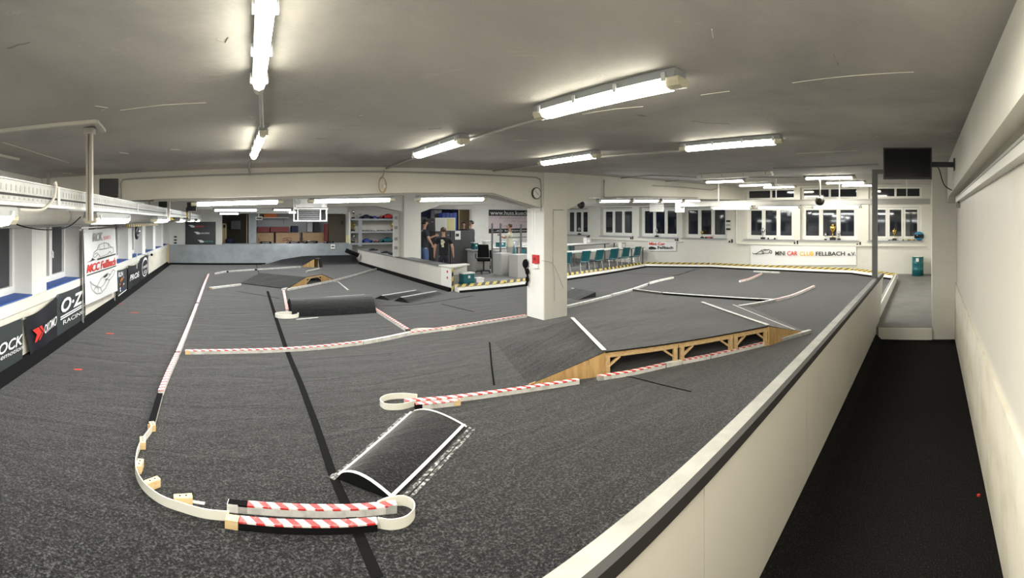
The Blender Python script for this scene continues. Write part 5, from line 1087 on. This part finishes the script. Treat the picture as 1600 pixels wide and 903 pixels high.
b = MB(); x0 = 14.3 * tan(th(740)); x1 = 14.3 * tan(th(767)); b.box(x0 - .02, 14.22, .781, x1 + .02, 14.85, .82); tag(b.build('cabinet_worktop', 'tabletop'), 'pale worktop on the light grey cabinet with teal goods', 'worktop')
for k, (u, w, h, m, l) in enumerate(((.1, .2, .26, 'teal', 'teal bottle crate on the worktop, first'), (.45, .22, .2, 'tealdrum', 'second teal crate on the worktop'), (.9, .3, .3, 'paper', 'white box stack on the worktop'))): tote((x0 + u * (x1 - x0) * .9 + .1, 14.5, .821), w, .25, h, m, l, lid='tabletop')
table(10.2, 12.6, 15.4, 16.2, .78, 'long rear table under the web address banner, door side'); table(12.7, 15.0, 15.4, 16.2, .78, 'long rear table under the web address banner, window side'); table(12.5, 13.8, 14.55, 15.2, .80, 'pit table well behind the man in cream')
for k in range(7):
    x = 10.4 + .62 * k; tote((x, 15.75, .781), .36, .3, .16 + .07 * (k % 3), ('paper', 'teal', 'shelfgrey')[k % 3], '%s box in the row on the rear tables, counted from the door' % ('first', 'second', 'third', 'fourth', 'fifth', 'sixth', 'seventh')[k], lid='tabletop')
tote((12.8, 14.85, .801), .3, .25, .14, 'teal', 'teal tray on the pit table well behind the man in cream', lid='teal'); tote((13.4, 14.85, .801), .35, .25, .2, 'paper', 'white box on the pit table behind the man in cream', lid='tabletop')
o = thing('steel_rack', 'rack of grey steel uprights held by the man in cream', 'rack', (9.6, 13.3, 0))
for px, y1 in ((769, 349), (782, 349)):
    p = at_r(px, 396, 16.5); b = MB(); b.box(p.x - .025, p.y - .025, 0, p.x + .025, p.y + .025, at_r(px, y1, 16.5).z); b.build('upright', 'post', o)
p, q = at_r(769, 393, 16.5), at_r(782, 393, 16.5); b = MB(); b.beam(V((p.x, p.y, .75)), V((q.x, q.y, .75)), .04, .05); b.build('cross_rail', 'post', o)
p = at_r(814, 345, 16.4); o = thing('steel_upright', 'single steel upright with crossbar right of the man in cream', 'rack', (p.x, p.y, 0)); b = MB(); b.box(p.x - .025, p.y - .025, 0, p.x + .025, p.y + .025, at_r(814, 350, 16.4).z); b.build('upright', 'post', o); b = MB(); b.box(p.x - .5, p.y + .03, 1.28, p.x + .5, p.y + .06, 1.32); b.build('crossbar', 'post', o); b = MB(); b.box(p.x - .25, p.y - .2, 0, p.x + .25, p.y + .2, .03); b.build('foot', 'post', o)
def office_chair(loc, yaw, label):
    o = thing('office_chair', label, 'chair', (0, 0, 0)); b = MB(); b.box(-.24, -.24, .44, .24, .24, .53); b.build('seat', 'black', o, bevel=.03); b = MB(); b.prism([(-.22, -.26, .55), (.22, -.26, .55), (.19, -.33, 1.02), (-.19, -.33, 1.02)], (0, .07, 0)); b.build('backrest', 'black', o, bevel=.03)
    b = MB(); b.cyl((0, 0, .08), (0, 0, .44), .03, n=10); b.build('column', 'plastic', o)
    for k in range(5): a = 2 * pi * k / 5; b = MB(); b.beam((0, 0, .09), (.28 * cos(a), .28 * sin(a), .07), .04, .03); lg = b.build('leg', 'plastic', o); b = MB(); b.cyl((.28 * cos(a) - .02, .28 * sin(a), .03), (.28 * cos(a) + .02, .28 * sin(a), .03), .03, n=8); b.build('caster', 'ink', lg)
    for s in (-1, 1): b = MB(); b.tube([(s * .24, -.1, .5), (s * .29, -.08, .55), (s * .29, -.05, .68), (s * .29, .18, .70)], .02, 6); b.build('armrest', 'plastic', o)
    o.location = loc; o.rotation_euler = (0, 0, yaw); return o
office_chair((8.84, 13.72, 0), 2.6, 'black office chair between the two light grey cabinets'); office_chair((9.85, 15.0, 0), -.5, 'black office chair further back beside the teal goods')
o = thing('open_rack', 'low rack of white goods between the grey cabinets', 'rack', (8.9, 12.2, 0)); x0, x1 = 12.5 * tan(th(801)), 12.5 * tan(th(807))
for x in (x0, x1 - .02): b = MB(); b.box(x, 12.45, 0, x + .02, 12.7, .7); b.build('upright', 'cabinet', o)
for z in (.1, .3, .5, .69): b = MB(); b.box(x0 + .02, 12.45, z, x1 - .02, 12.7, z + .015); b.build('board', 'cabinet', o)
for k, z in enumerate((.116, .316, .516)): b = MB(); b.box(x0 + .04, 12.47, z, x1 - .05, 12.66, z + .12); tag(b.build('white_goods', 'paper'), 'white packet on the %s board of the low rack between the cabinets' % ('lowest', 'middle', 'upper')[k], 'packet')

# ================================================================ window side: tables, green chairs, banners, trophies, screen, drum
table(10.0, 12.75, 11.55, 12.3, .76, 'pale table behind the first four green chairs'); table(12.8, 15.75, 11.7, 12.45, .76, 'pale table behind the last green chairs, touching the window wall')
table(10.4, 12.9, 13.2, 13.9, .92, 'higher table in the second row behind the green chairs'); table(13.0, 15.7, 13.3, 14.0, .92, 'higher second row table next to the window wall')
def chair(label):
    o = thing('stacking_chair', label, 'chair', (0, 0, 0), 'green chairs along the kerb')
    b = MB(); b.grid(lambda u, v: V(((u - .5) * .44, -.20 + .42 * v, .45 - .025 * sin(pi * u) * 0 + .02 * (2 * u - 1) ** 2 - .02 * v)), 6, 6); b.grid(lambda u, v: V(((.5 - u) * .44, -.20 + .42 * v, .435 + .02 * (2 * u - 1) ** 2 - .02 * v)), 6, 6); b.build('seat', 'teal', o, smooth=True)
    b = MB(); f = lambda u, v, e: V(((u - .5) * (.45 - .05 * v), -.22 - .10 * v - .03 * (1 - (2 * u - 1) ** 2) + e, .50 + .36 * v)); b.grid(lambda u, v: f(u, v, -.008), 6, 6); b.grid(lambda u, v: f(1 - u, v, .008), 6, 6); b.build('backrest', 'teal', o, smooth=True)
    for s in (-1, 1):
        for (y0, z0, y1) in ((.20, .43, .24), (-.20, .44, -.27)): b = MB(); b.tube([(s * .20, y0, z0), (s * .22, y1, .002)], .012, 8); b.build('leg', 'chrome', o)
        b = MB(); b.tube([(s * .20, -.19, .43), (s * .205, -.225, .50), (s * .19, -.29, .72)], .011, 8); b.build('back_frame', 'chrome', o)
    b = MB(); b.tube([(-.20, .0, .425), (.20, .0, .425)], .011, 6); b.build('cross_bar', 'chrome', o); return o
names = ['green chair half hidden by the near pillar', 'second green chair from the near pillar', 'third green chair from the near pillar', 'fourth green chair from the near pillar', 'fifth green chair from the near pillar', 'last green chair, nearest to the window wall']
ch0 = chair(names[0])
for i, px in enumerate((877, 907, 928, 952, 970, 988)):
    c = ch0 if i == 0 else copy_tree(ch0); y = 11.05 + .05 * i; c.location = (y * tan(th(px)), y, 0); c.rotation_euler = (0, 0, -.10 + .06 * (i % 3)); c['label'] = names[i]
for i, x in enumerate((11.0, 11.75, 14.5)):
    c = copy_tree(ch0); c.location = (x, 14.7, 0); c.rotation_euler = (0, 0, pi + .1 * i); c['label'] = '%s green chair facing us behind the second row of tables' % ('first', 'second', 'third')[i]; c['group'] = 'green chairs behind the second table row'
for i, (x, y, z) in enumerate(((10.9, 13.35, .921), (12.4, 13.4, .921), (14.0, 13.5, .921), (14.5, 11.95, .761))):
    o = thing('power_box', '%s grey power box on the tables behind the green chairs' % ('first', 'second', 'third', 'fourth')[i], 'power box', (x, y, z)); b = MB(); b.box(x - .14, y - .1, z, x + .14, y + .1, z + .24); b.build('case', 'cabinet', o, bevel=.01); b = MB(); b.box(x - .08, y - .112, z + .05, x + .05, y - .1, z + .17); b.build('socket', 'paper', o)
# window side tray and pipe with lamps
TY = 11.0
o = thing('window_duct', 'long pale duct hung in front of the windows, with tube lamps under it', 'duct', (TY, 5, 2.4)); zt0 = EYE + (Y0 - 312) / FPX * 11.3; zt1 = EYE + (Y0 - 322) / FPX * 11.3
b = MB(); b.box(TY, .02, zt1 + .05, TY + .22, 7.0, zt0); b.build('channel', 'duct', o); b = MB(); b.box(TY - .012, .02, zt0 - .01, TY + .23, 7.0, zt0 + .012); b.build('lip', 'galv', o); b = MB(); b.box(TY - .012, .02, zt1 + .04, TY + .23, 7.0, zt1 + .055); b.build('lip', 'galv', o)
for y in (.6, 2.3, 4.0, 5.7, 6.9): b = MB(); b.box(TY + .1, y - .012, zt0 + .012, TY + .124, y + .012, cz(TY + .1)); b.build('hanger', 'pvc', o)
b = MB(); b.box(TY - .02, 6.9, zt1 - .12, TY + .24, 7.05, zt0 + .03); b.build('end_plate', 'pvc', o)
for i, (pa_, pb_) in enumerate(((1110, 1176), (1180, 1252), (1267, 1347))):
    lamp((TY + .02, TY / tan(th(pa_)), zt1 + .038), (TY + .02, TY / tan(th(pb_)), zt1 + .038), '%s tube lamp under the pale duct by the tall windows' % ('first', 'middle', 'last')[i], m='litw', clips=0)
o = thing('window_duct', 'thinner pale duct in front of the lower windows beyond the pillar', 'duct', (13, 9, 2.4)); p0, p1 = at_r(915, 319, 15.6), at_r(1000, 317, 15.6); p1 = V((13.6, 7.8, p0.z)); p0 = V((10.8, 12.6, p0.z))
b = MB(); b.beam(p0, p1, .2, .10); b.build('channel', 'duct', o); b = MB(); b.beam(p0 + Z3 * .06, p1 + Z3 * .06, .22, .012); b.build('lip', 'galv', o)
for u in (.1, .5, .9): p = p0.lerp(p1, u); b = MB(); b.box(p.x - .012, p.y - .012, p.z + .06, p.x + .012, p.y + .012, cz(p.x)); b.build('hanger', 'pvc', o)
o = thing('fan_heater', 'white louvred heater box in front of the windows left of the small banner', 'heater', at_r(1022, 332, 14.0)); a, c = at_r(1015, 331, 14.0), at_r(1037, 316, 14.0); b = MB(); b.beam(V((a.x, a.y, (a.z + c.z) / 2)), V((c.x, c.y, (a.z + c.z) / 2)), .3, c.z - a.z); b.build('case', 'duct', o)
for k in range(5): z = a.z + .03 + k * .055; b = MB(); d = V((a.x, a.y, 0)).normalized() * -.16; b.beam(V((a.x, a.y, z)) + d, V((c.x, c.y, z)) + d, .02, .02); b.build('louvre', 'alu', o)
m_ = (a + c) / 2; b = MB(); b.box(m_.x - .012, m_.y - .012, c.z, m_.x + .012, m_.y + .012, cz(m_.x)); b.build('hanger', 'pvc', o)
def sensor(p, label):
    o = thing('projector_spot', label, 'spotlight', p); p = V(p); b = MB(); b.sphere(p, .12, 10, 8, (.8, 1, .9)); b.build('body', 'plastic', o, smooth=True); b = MB(); b.box(p.x - .015, p.y - .015, p.z + .08, p.x + .015, p.y + .015, cz(p.x)); b.build('hanger', 'conduit', o); b = MB(); b.cyl(p + V((-.06, -.02, 0)), p + V((-.12, -.02, 0)), .06, n=10); b.build('lens', 'brown', o)
sensor(at_r(1281, 314, 10.6), 'dark round spotlight in front of the duct by the tall windows'); sensor(at_r(908, 320, 12.5), 'dark round spotlight near the pillar, in front of the lower windows')
# banners on the window wall
def wallbanner(px0, px1, py0, py1, label, nm):
    a, c = at_X(px0, py0, WX - .03), at_X(px1, py1, WX - .03); Pn = V((WX - .03, a.y, at_X(px0, py1, WX - .03).z)); 
    zl = at_X(px0, py1, WX - .03).z; zh = a.z; z2l = c.z; z2h = at_X(px1, py0, WX - .03).z
    return cloth(nm, label, (WX - .03, a.y, zl), (WX - .03, c.y, z2l), (WX - .03, c.y, z2h), (WX - .03, a.y, zh), 'banner_white', .03, seed=11)
o, S = wallbanner(1173, 1338, 383, 414, 'wide white club banner with racing car drawing on the window wall', 'wall_banner')
lettering('MINI', S, .25, .50, .345, .72, 'ink', o, bold=.02, off=.03); lettering('CAR', S, .365, .50, .465, .72, 'redink', o, name='red_lettering', bold=.02, off=.03); lettering('CLUB', S, .485, .48, .615, .70, 'yellowink', o, name='yellow_lettering', bold=.02, off=.03); lettering('FELLBACH', S, .635, .48, .90, .69, 'ink', o, bold=.02, off=.03); lettering('e.V.', S, .925, .47, .995, .66, 'ink', o, bold=.02, off=.03)
strokes([[(.03, .62), (.04, .56), (.07, .58), (.11, .70), (.14, .72), (.155, .60), (.145, .56), (.135, .60), (.14, .68)], [(.06, .56), (.12, .56), (.15, .60), (.20, .60), (.22, .72), (.235, .74), (.24, .66), (.225, .60), (.215, .66)], [(.12, .74), (.16, .80), (.20, .76)], [(.15, .74), (.21, .80), (.225, .72)]], lambda u, v, off=0.0: S(u * .93 - .005, v, off), .022, 'ink', o, name='racing_car_drawing', off=.03)
o, S = wallbanner(1013, 1057, 376, 392, 'small white club banner on the window wall near the green chairs', 'wall_banner')
lettering('Mini Car', S, .05, .58, .62, .86, 'redink', o, name='red_lettering', bold=.02, off=.03); lettering('Fellbach', S, .36, .20, .90, .48, 'ink', o, bold=.02, off=.03); strokes([[(.04, .30), (.12, .38), (.2, .36), (.3, .24), (.05, .22), (.04, .30)], [(.1, .3), (.25, .28)]], S, .05, 'ink', o, name='racing_car_drawing', off=.03)
# trophies and toys on the sills
def sill(px): return V((WX + .1, (WX + .1) / tan(th(px)), 1.191))
for px, h, m, l in ((1026, .40, 'silver', 'silver trophy on the sill above the small club banner'), (1097, .34, 'gold', 'small gold trophy on the sill of the fourth window from the partition'), (1192, .46, 'silver', 'silver trophy on the first tall window sill'), (1301, .62, 'gold', 'biggest gold trophy on the middle tall window sill'),
                    (1290, .28, 'silver', 'little silver cup left of the biggest gold trophy'), (1311, .36, 'silver', 'silver cup right of the biggest gold trophy'), (1397.5, .46, 'gold', 'gold trophy on the sill beside the grey steel post'), (905, .42, 'silver', 'silver trophy on the sill just past the near pillar'), (935, .36, 'silver', 'pale trophy on the sill between two lower windows')):
    trophy(sill(px), h, m, l)
for px, m, L, l in ((1108, 'red', .36, 'red model car on the sill of the fourth window'), (1101, 'teal', .2, 'tiny teal model car on the sill of the fourth window'), (1206, 'paper', .40, 'white model car on the first tall window sill'), (1415, 'yellowpaint', .3, 'small yellow model car on the last window sill'), (1425, 'yellowink', .26, 'bright yellow model car on the last window sill'), (1392, 'tealdrum', .22, 'teal toy car beside the gold trophy near the steel post')):
    p = sill(px); rc_car(m, L, l, (p.x - .02, p.y, p.z), pi / 2 + .2, low=True)
p = sill(1436) - V((.08, 0, 0)); o = thing('helmet', 'bright blue helmet on the end of the last window sill', 'helmet', p); b = MB(); b.sphere(p + Z3 * .165, .17, 14, 10, (1, 1.1, .95)); b.build('shell', 'helmet', o, smooth=True); b = MB(); b.grid(lambda u, v: p + Z3 * .165 + V((-.175 * cos((u - .5) * 2) * cos((v - .5) * .7), .19 * sin((u - .5) * 2), .145 * sin((v - .5) * .9))), 8, 4); b.build('visor', 'screen', o)
# small black wall sockets below the sills
for i, (px, py) in enumerate(((1143, 376), (1245, 378), (1343, 380.5), (920, 369), (988, 371), (1058, 374))):
    p = at_X(px, py, WX - .015); o = thing('cable_clip_row', '%s little group of black plugs below the window sills' % ('first', 'second', 'third', 'fourth', 'fifth', 'sixth')[i], 'plugs', p)
    for k in range(2): b = MB(); b.box(WX - .04, p.y - .05 + k * .11, p.z - .08, WX, p.y + k * .11, p.z + .06 - .06 * k); b.build('plug', 'plastic', o)
o = thing('switch_column', 'white panel with dark switches on the pier between the window groups', 'switch panel', at_X(1138, 358, WX)); 
for y in (345.5, 351.5, 358): p = at_X(1138, y, WX - .01); b = MB(); b.box(WX - .02, p.y - .09, p.z - .035, WX, p.y + .09, p.z + .035); b.build('switch', 'ink' if y != 351.5 else 'conduit', o)
p = at_X(1145, 350, WX - .02); b = MB(); b.cyl((WX - .02, p.y - .15, 1.05), (WX - .02, p.y - .15, 2.5), .025, n=8); b.build('conduit', 'cream', o)
# drum in the corner
p = at_z(1434, 428, 0); X_ = 15.55; Y_ = X_ / tan(th(1434)); o = thing('oil_drum', 'teal steel drum standing on the grey floor in the far corner', 'drum', (X_, Y_, 0)); c = V((X_, Y_, 0)); b = MB(); r = .2
b.lathe(c, [(r, 0.001), (r, .20), (r * 1.05, .215), (r, .23), (r, .42), (r * 1.05, .435), (r, .45), (r, .64), (r * 1.03, .65), (r * 1.03, .66)], 22); b.build('shell', 'tealdrum', o, smooth=True); b = MB(); b.cyl(c + Z3 * .6605, c + Z3 * .665, r * .97, n=22); b.build('lid', 'paper', o); b = MB(); a_ = -.6; b.box(X_ - r - .012, Y_ - .04, .50, X_ - r * .9, Y_ + .06, .62); b.build('label', 'paper', o)
# steel post at the partition end, and the screen on its arm
R_ = 8.6; q0, q1 = at_r(1367, 420, R_), at_r(1367, 258, R_); o = thing('steel_post', 'grey square steel post rising from the partition end', 'post', (q0.x, q0.y, 0.08)); b = MB(); b.box(q0.x - .045, q0.y - .05, ZT + .002, q0.x + .045, q0.y + .05, min(q1.z, cz(q0.x) - .03)); b.build('shaft', 'post', o)
zt2 = min(q1.z, cz(q0.x) - .03); b = MB(); b.box(q0.x - .04, 0.0, zt2 - .09, q0.x + .04, q0.y - .05, zt2); b.build('arm', 'post', o); b = MB(); b.box(q0.x - .09, q0.y - .09, ZT + .001, q0.x + .09, q0.y + .09, ZT + .016); b.build('base_plate', 'post', o)
R_ = 5.3; o = thing('wall_screen', 'switched off black flat screen high beside the right wall', 'screen', at_r(1418, 283, R_)); a, c = at_r(1380, 283, R_), at_r(1456, 229, R_); z0, z1 = a.z + .02, at_r(1380, 231, R_).z; mid = (a + c) / 2; t = V((c.x - a.x, c.y - a.y, 0)).normalized(); n = V((t.y, -t.x, 0)); n = n if n.x < 0 else -n; hw = (V((c.x - a.x, c.y - a.y, 0))).length / 2; mz = (z0 + z1) / 2; mh = (z1 - z0) / 2; up = (Z3 + n * -.10).normalized()
m0 = V((mid.x, mid.y, mz)); b = MB(); b.obox(m0, t * hw, n * .022, Z3 * mh); b.build('bezel', 'plastic', o, bevel=.004); b = MB(); b.obox(m0 + n * .0225, t * (hw - .016), n * .0015, Z3 * (mh - .018)); b.build('display', 'screen', o)
b = MB(); b.obox(m0 - n * .06, t * (hw * .55), n * .038, Z3 * (mh * .6)); b.build('back_case', 'plastic', o); b = MB(); e = V((m0.x + .12, -.285, mz)); b.beam(m0 - n * .10, e, .05, .06); b.build('arm', 'plastic', o); b = MB(); b.box(e.x - .08, -.289, mz - .07, e.x + .08, -.270, mz + .07); b.build('wall_plate', 'plastic', o)
# trunking along the right wall, with the screen lead
o = thing('wall_trunking', 'white trunking along the top of the right wall under the beam', 'trunking', (3.5, -.42, 2.17)); b = MB(); b.box(-4.3, -.449, 2.185, 6.9, -.385, 2.255); b.build('channel', 'pvc', o); b = MB(); b.box(-4.3, -.384, 2.24, 6.9, -.379, 2.257); b.build('lid_lip', 'conduit', o); b = MB(); b.box(6.9, -.449, 2.10, 6.98, -.385, 2.28); b.build('end_cap', 'conduit', o)
cable([m0 - n * .06 + t * (hw * .9), at_r(1466, 262, 5.6), at_r(1475, 288, 5.9), at_r(1490, 298, 6.2), at_r(1503, 296, 6.3), (6.5, -.40, 2.16)], 'black lead sagging from the screen to the white trunking', .007)
b = MB(); p = at_z(1529, 775, ZC); b.cyl(p + Z3 * .001, p + Z3 * .012, .013, n=10); tag(b.build('bottle_cap', 'red'), 'tiny red cap lying on the black walkway floor', 'cap')

# ================================================================ people
def skin_body(name, verts, edges, radii, m, parent, sub=2):
    me = bpy.data.meshes.new(name); me.from_pydata([tuple(v) for v in verts], edges, []); me.materials.append(M[m]); o = bpy.data.objects.new(name, me); COL.objects.link(o); o.parent = parent
    sk = o.modifiers.new('skin', 'SKIN'); sk.use_smooth_shade = True; sk.branch_smoothing = .6
    for i, r in enumerate(radii): me.skin_vertices[0].data[i].radius = (r, r) if isinstance(r, (int, float)) else r
    for i in range(len(verts)): me.skin_vertices[0].data[i].use_root = (i == 0)
    s = o.modifiers.new('sub', 'SUBSURF'); s.levels = sub; s.render_levels = sub; return o
def person(label, loc, yaw, H, top, bottom, hair, armL, armR, legs=((.09, 0), (-.09, 0)), lean=0.0, long_sleeve=False, shorts=False, head_turn=0.0, print_=None, group=None):
    """local frame: faces +Y; armL / armR: elbow and wrist positions; everything in units of the standing height"""
    o = thing('person', label, 'person', (0, 0, 0), group); k = H
    pel, wai, che, nek, hb = V((0, 0, .53)), V((0, lean * .3, .62)), V((0, lean * .8, .715)), V((0, lean, .845)), V((0, lean + .008, .885))
    uc = V((0, lean * .9, .785))
    verts = [pel, wai, che, nek, hb, uc]; edges = [(0, 1), (1, 2), (2, 5), (5, 3), (3, 4)]; rad = [(.052, .038), (.066, .048), (.086, .056), .027, .026, (.050, .040)]
    def addv(p, r, frm): verts.append(V(p)); rad.append(r); edges.append((frm, len(verts) - 1)); return len(verts) - 1
    J = {}
    h1 = addv(hb + V((0, .014, .046)), (.048, .058), 4); addv(hb + V((0, .006, .085)), (.040, .048), h1)
    for s, arm in ((-1, armL), (1, armR)):
        sh = addv(uc + V((s * .104, 0, .002)), .030, 5); el = addv(arm[0], .025, sh); wr = addv(arm[1], .0165, el); d = (V(arm[1]) - V(arm[0])).normalized(); pm = addv(V(arm[1]) + d * .022, (.021, .014), wr)
        sd = d.cross(V((s, .4, 0))).normalized() if abs(d.z) < .95 else V((0, 1, 0))
        for q in range(4): f1 = addv(V(arm[1]) + d * .048 + sd * (.0105 * (q - 1.5)), .0055, pm); addv(V(arm[1]) + d * (.072 - .005 * abs(q - 1.4)) + sd * (.0115 * (q - 1.5)) + V((-s * .008, .004, 0)), .0048, f1)
        tb = addv(V(arm[1]) + d * .026 + sd * .026, .0065, pm); addv(V(arm[1]) + d * .046 + sd * .036, .0055, tb)
        J[s] = (sh, el, wr)
    for s, (dx, dy) in zip((1, -1), legs):
        hp_ = addv((s * .05, 0, .475), .040, 0); kn = addv((s * .055 + dx * .2, dy * .5 + .012, .285), .040, hp_); ca = addv((s * .056 + dx * .25, dy * .8 - .006, .19), .036, kn); an = addv((s * .057 + dx * .3, dy, .045), .022, ca); addv((s * .064 + dx * .35, dy + .07, .022), .022, an); J['l%d' % s] = (hp_, kn, ca, an)
    sc_ = lambda r: (r[0] * k, r[1] * k) if isinstance(r, tuple) else r * k
    skin_body('body', [v * k for v in verts], edges, [sc_(r) for r in rad], 'skin', o)
    # shirt and sleeves
    e = 1.13; tv = [pel + V((0, 0, -.055)), pel + V((0, 0, .02)), wai, che, uc + V((0, 0, .004)), nek + V((0, 0, -.016))]; tr_ = [(.094, .075), (.094, .074), (.088, .066), (.102, .074), (.074, .062), (.040, .040)]; te = [(0, 1), (1, 2), (2, 3), (3, 4), (4, 5)]
    for s, arm in ((-1, armL), (1, armR)):
        a = uc + V((s * .104, 0, .006)); tv.append(a); tr_.append(.045); te.append((4, len(tv) - 1)); i = len(tv) - 1; m_ = a.lerp(V(arm[0]), .72 if not long_sleeve else 1.0); tv.append(m_); tr_.append(.036 if not long_sleeve else .031); te.append((i, i + 1))
        if long_sleeve: tv.append(V(arm[0]).lerp(V(arm[1]), .95)); tr_.append(.022); te.append((i + 1, i + 2))
    skin_body('shirt', [v * k for v in tv], te, [sc_(r) for r in tr_], top, o)
    bv = [pel + V((0, 0, .085)), pel + V((0, 0, .05)), pel + V((0, 0, .015)), pel + V((0, 0, -.015))]; br2 = [(.078, .060), (.082, .062), (.086, .066), (.086, .068)]; be = [(0, 1), (1, 2), (2, 3)]
    for s in (1, -1):
        J0 = J['l%d' % s]; pts = [verts[J0[0]], verts[J0[1]], verts[J0[2]], verts[J0[3]] + V((0, 0, .012))]; rr = [.067, .048, .043, .034]
        if shorts: pts = pts[:1] + [pts[0].lerp(pts[1], .9)]; rr = [.068, .058]
        f = 3
        for p, r in zip(pts, rr): bv.append(p); br2.append(r); be.append((f, len(bv) - 1)); f = len(bv) - 1
    skin_body('trousers', [v * k for v in bv], be, [sc_(r) for r in br2], bottom, o)
    for s in (1, -1):
        a = verts[J['l%d' % s][3]]; b = MB(); b.sphere(V((a.x + s * .003, a.y + .04, .02)) * k, .034 * k, 10, 6, (1, 2.1, .62)); b.build('shoe', 'shoe', o, smooth=True)
    # hair, face and ears, turned with the head
    hc = (hb + V((0, .010, .056))) * k; Rz = Matrix.Rotation(head_turn, 4, 'Z')
    def hr(u, v): a, z = 2 * pi * u, v; q = V((cos(a) * cos(z), sin(a) * cos(z) * 1.16, sin(z))); return hc + (Rz @ (q * .0535 * k + V((0, -.006 * k, .006 * k))))
    b = MB(); b.grid(lambda u, v: hr(u, (-.55 if sin(2 * pi * u) < .25 else .42 + .25 * max(0, sin(2 * pi * u) - .25)) * (1 - v) + v * 1.5), 24, 7); b.build('hair', hair, o, smooth=True)
    b = MB(); b.grid(lambda u, v: hc + Rz @ (V((.010 * sin(pi * v) * cos(pi * u), .058 + .014 * v * (1 - v) * 4 * sin(pi * u), -.022 + .030 * (1 - v))) * k), 6, 6); b.build('nose', 'skin', o, smooth=True)
    for s in (-1, 1):
        b = MB(); b.sphere(hc + Rz @ (V((s * .020, .052, .006)) * k), .0065 * k, 8, 6); b.build('eye', 'ink', o); b = MB(); b.sphere(hc + Rz @ (V((s * .050, -.002, -.004)) * k), .013 * k, 8, 6, (.5, .8, 1.2)); b.build('ear', 'skin', o, smooth=True)
    b = MB(); b.sphere(hc + Rz @ (V((0, .050, -.034)) * k), .013 * k, 8, 6, (1.2, .5, .35)); b.build('mouth', 'maroon', o)
    if print_:
        for (x, z, w, h) in print_: b = MB(); b.grid(lambda u, v: V(((x + (u - .5) * w) * k, (-.073 - .004 + .02 * ((x + (u - .5) * w) / .1) ** 2) * k, (z + (v - .5) * h) * k)), 4, 4); b.build('shirt_print', 'print_pale', o)
    o.location = loc; o.rotation_euler = (0, 0, yaw); return o
R1 = 13.4; p = at_r(693, 403, R1); hz = at_r(693, 355.5, R1).z
person('man in black T-shirt with pale back print, seen from behind at the timing counter', (p.x, p.y, 0), -th(693) + .1, hz / .99, 'tee_black', 'jeans_dark', 'hair_brown', (V((-.15, -.005, .655)), V((-.155, .03, .515))), (V((.155, -.01, .655)), V((.175, .02, .52))), print_=[(-.030, .765, .045, .040), (-.028, .715, .05, .045), (-.005, .742, .035, .035), (-.02, .67, .04, .035)], head_turn=-.25)
R2 = 17.0; p = at_r(797, 391, R2); hz = at_r(797, 350, R2).z
person('man in cream T-shirt and grey shorts reaching for a steel upright', (p.x, p.y, 0), 1.45 - th(797), hz / .99, 'tee_cream', 'shorts', 'hair_brown', (V((-.10, .10, .70)), V((-.05, .205, .745))), (V((.135, .0, .655)), V((.14, .06, .545))), shorts=True)
R3 = 15.6; p = at_r(663, 400, R3); hz = at_r(663, 344, R3).z
person('man in dark jacket and blue jeans beside the tall black cupboard, arm stretched out', (p.x, p.y, 0), -1.2 - th(663), hz / .99, 'jacket', 'denim', 'hair_black', (V((-.10, .11, .655)), V((-.07, .235, .70))), (V((.14, .03, .655)), V((.12, .10, .56))))
R4 = 19.9; p = at_r(724.5, 360, R4); hz = at_r(724.5, 347, R4).z
person('man in black with a dark cap standing behind the wide dark cupboard', (p.x, p.y, 0), 2.9 - th(724), hz / .99, 'tee_black', 'jeans_dark', 'hair_black', (V((-.15, .03, .66)), V((-.09, .14, .66))), (V((.15, .03, .66)), V((.09, .14, .66))), long_sleeve=True)
R5 = 18.6; p = at_r(737, 360, R5); hz = at_r(738, 345, R5).z
person('man in charcoal jacket behind the outer end of the wide dark cupboard', (p.x, p.y, 0), 1.3 - th(740), hz / .99, 'jacket', 'jeans_dark', 'hair_black', (V((-.14, .05, .66)), V((-.10, .16, .62))), (V((.15, .0, .655)), V((.15, .04, .52))), long_sleeve=True, head_turn=.3)
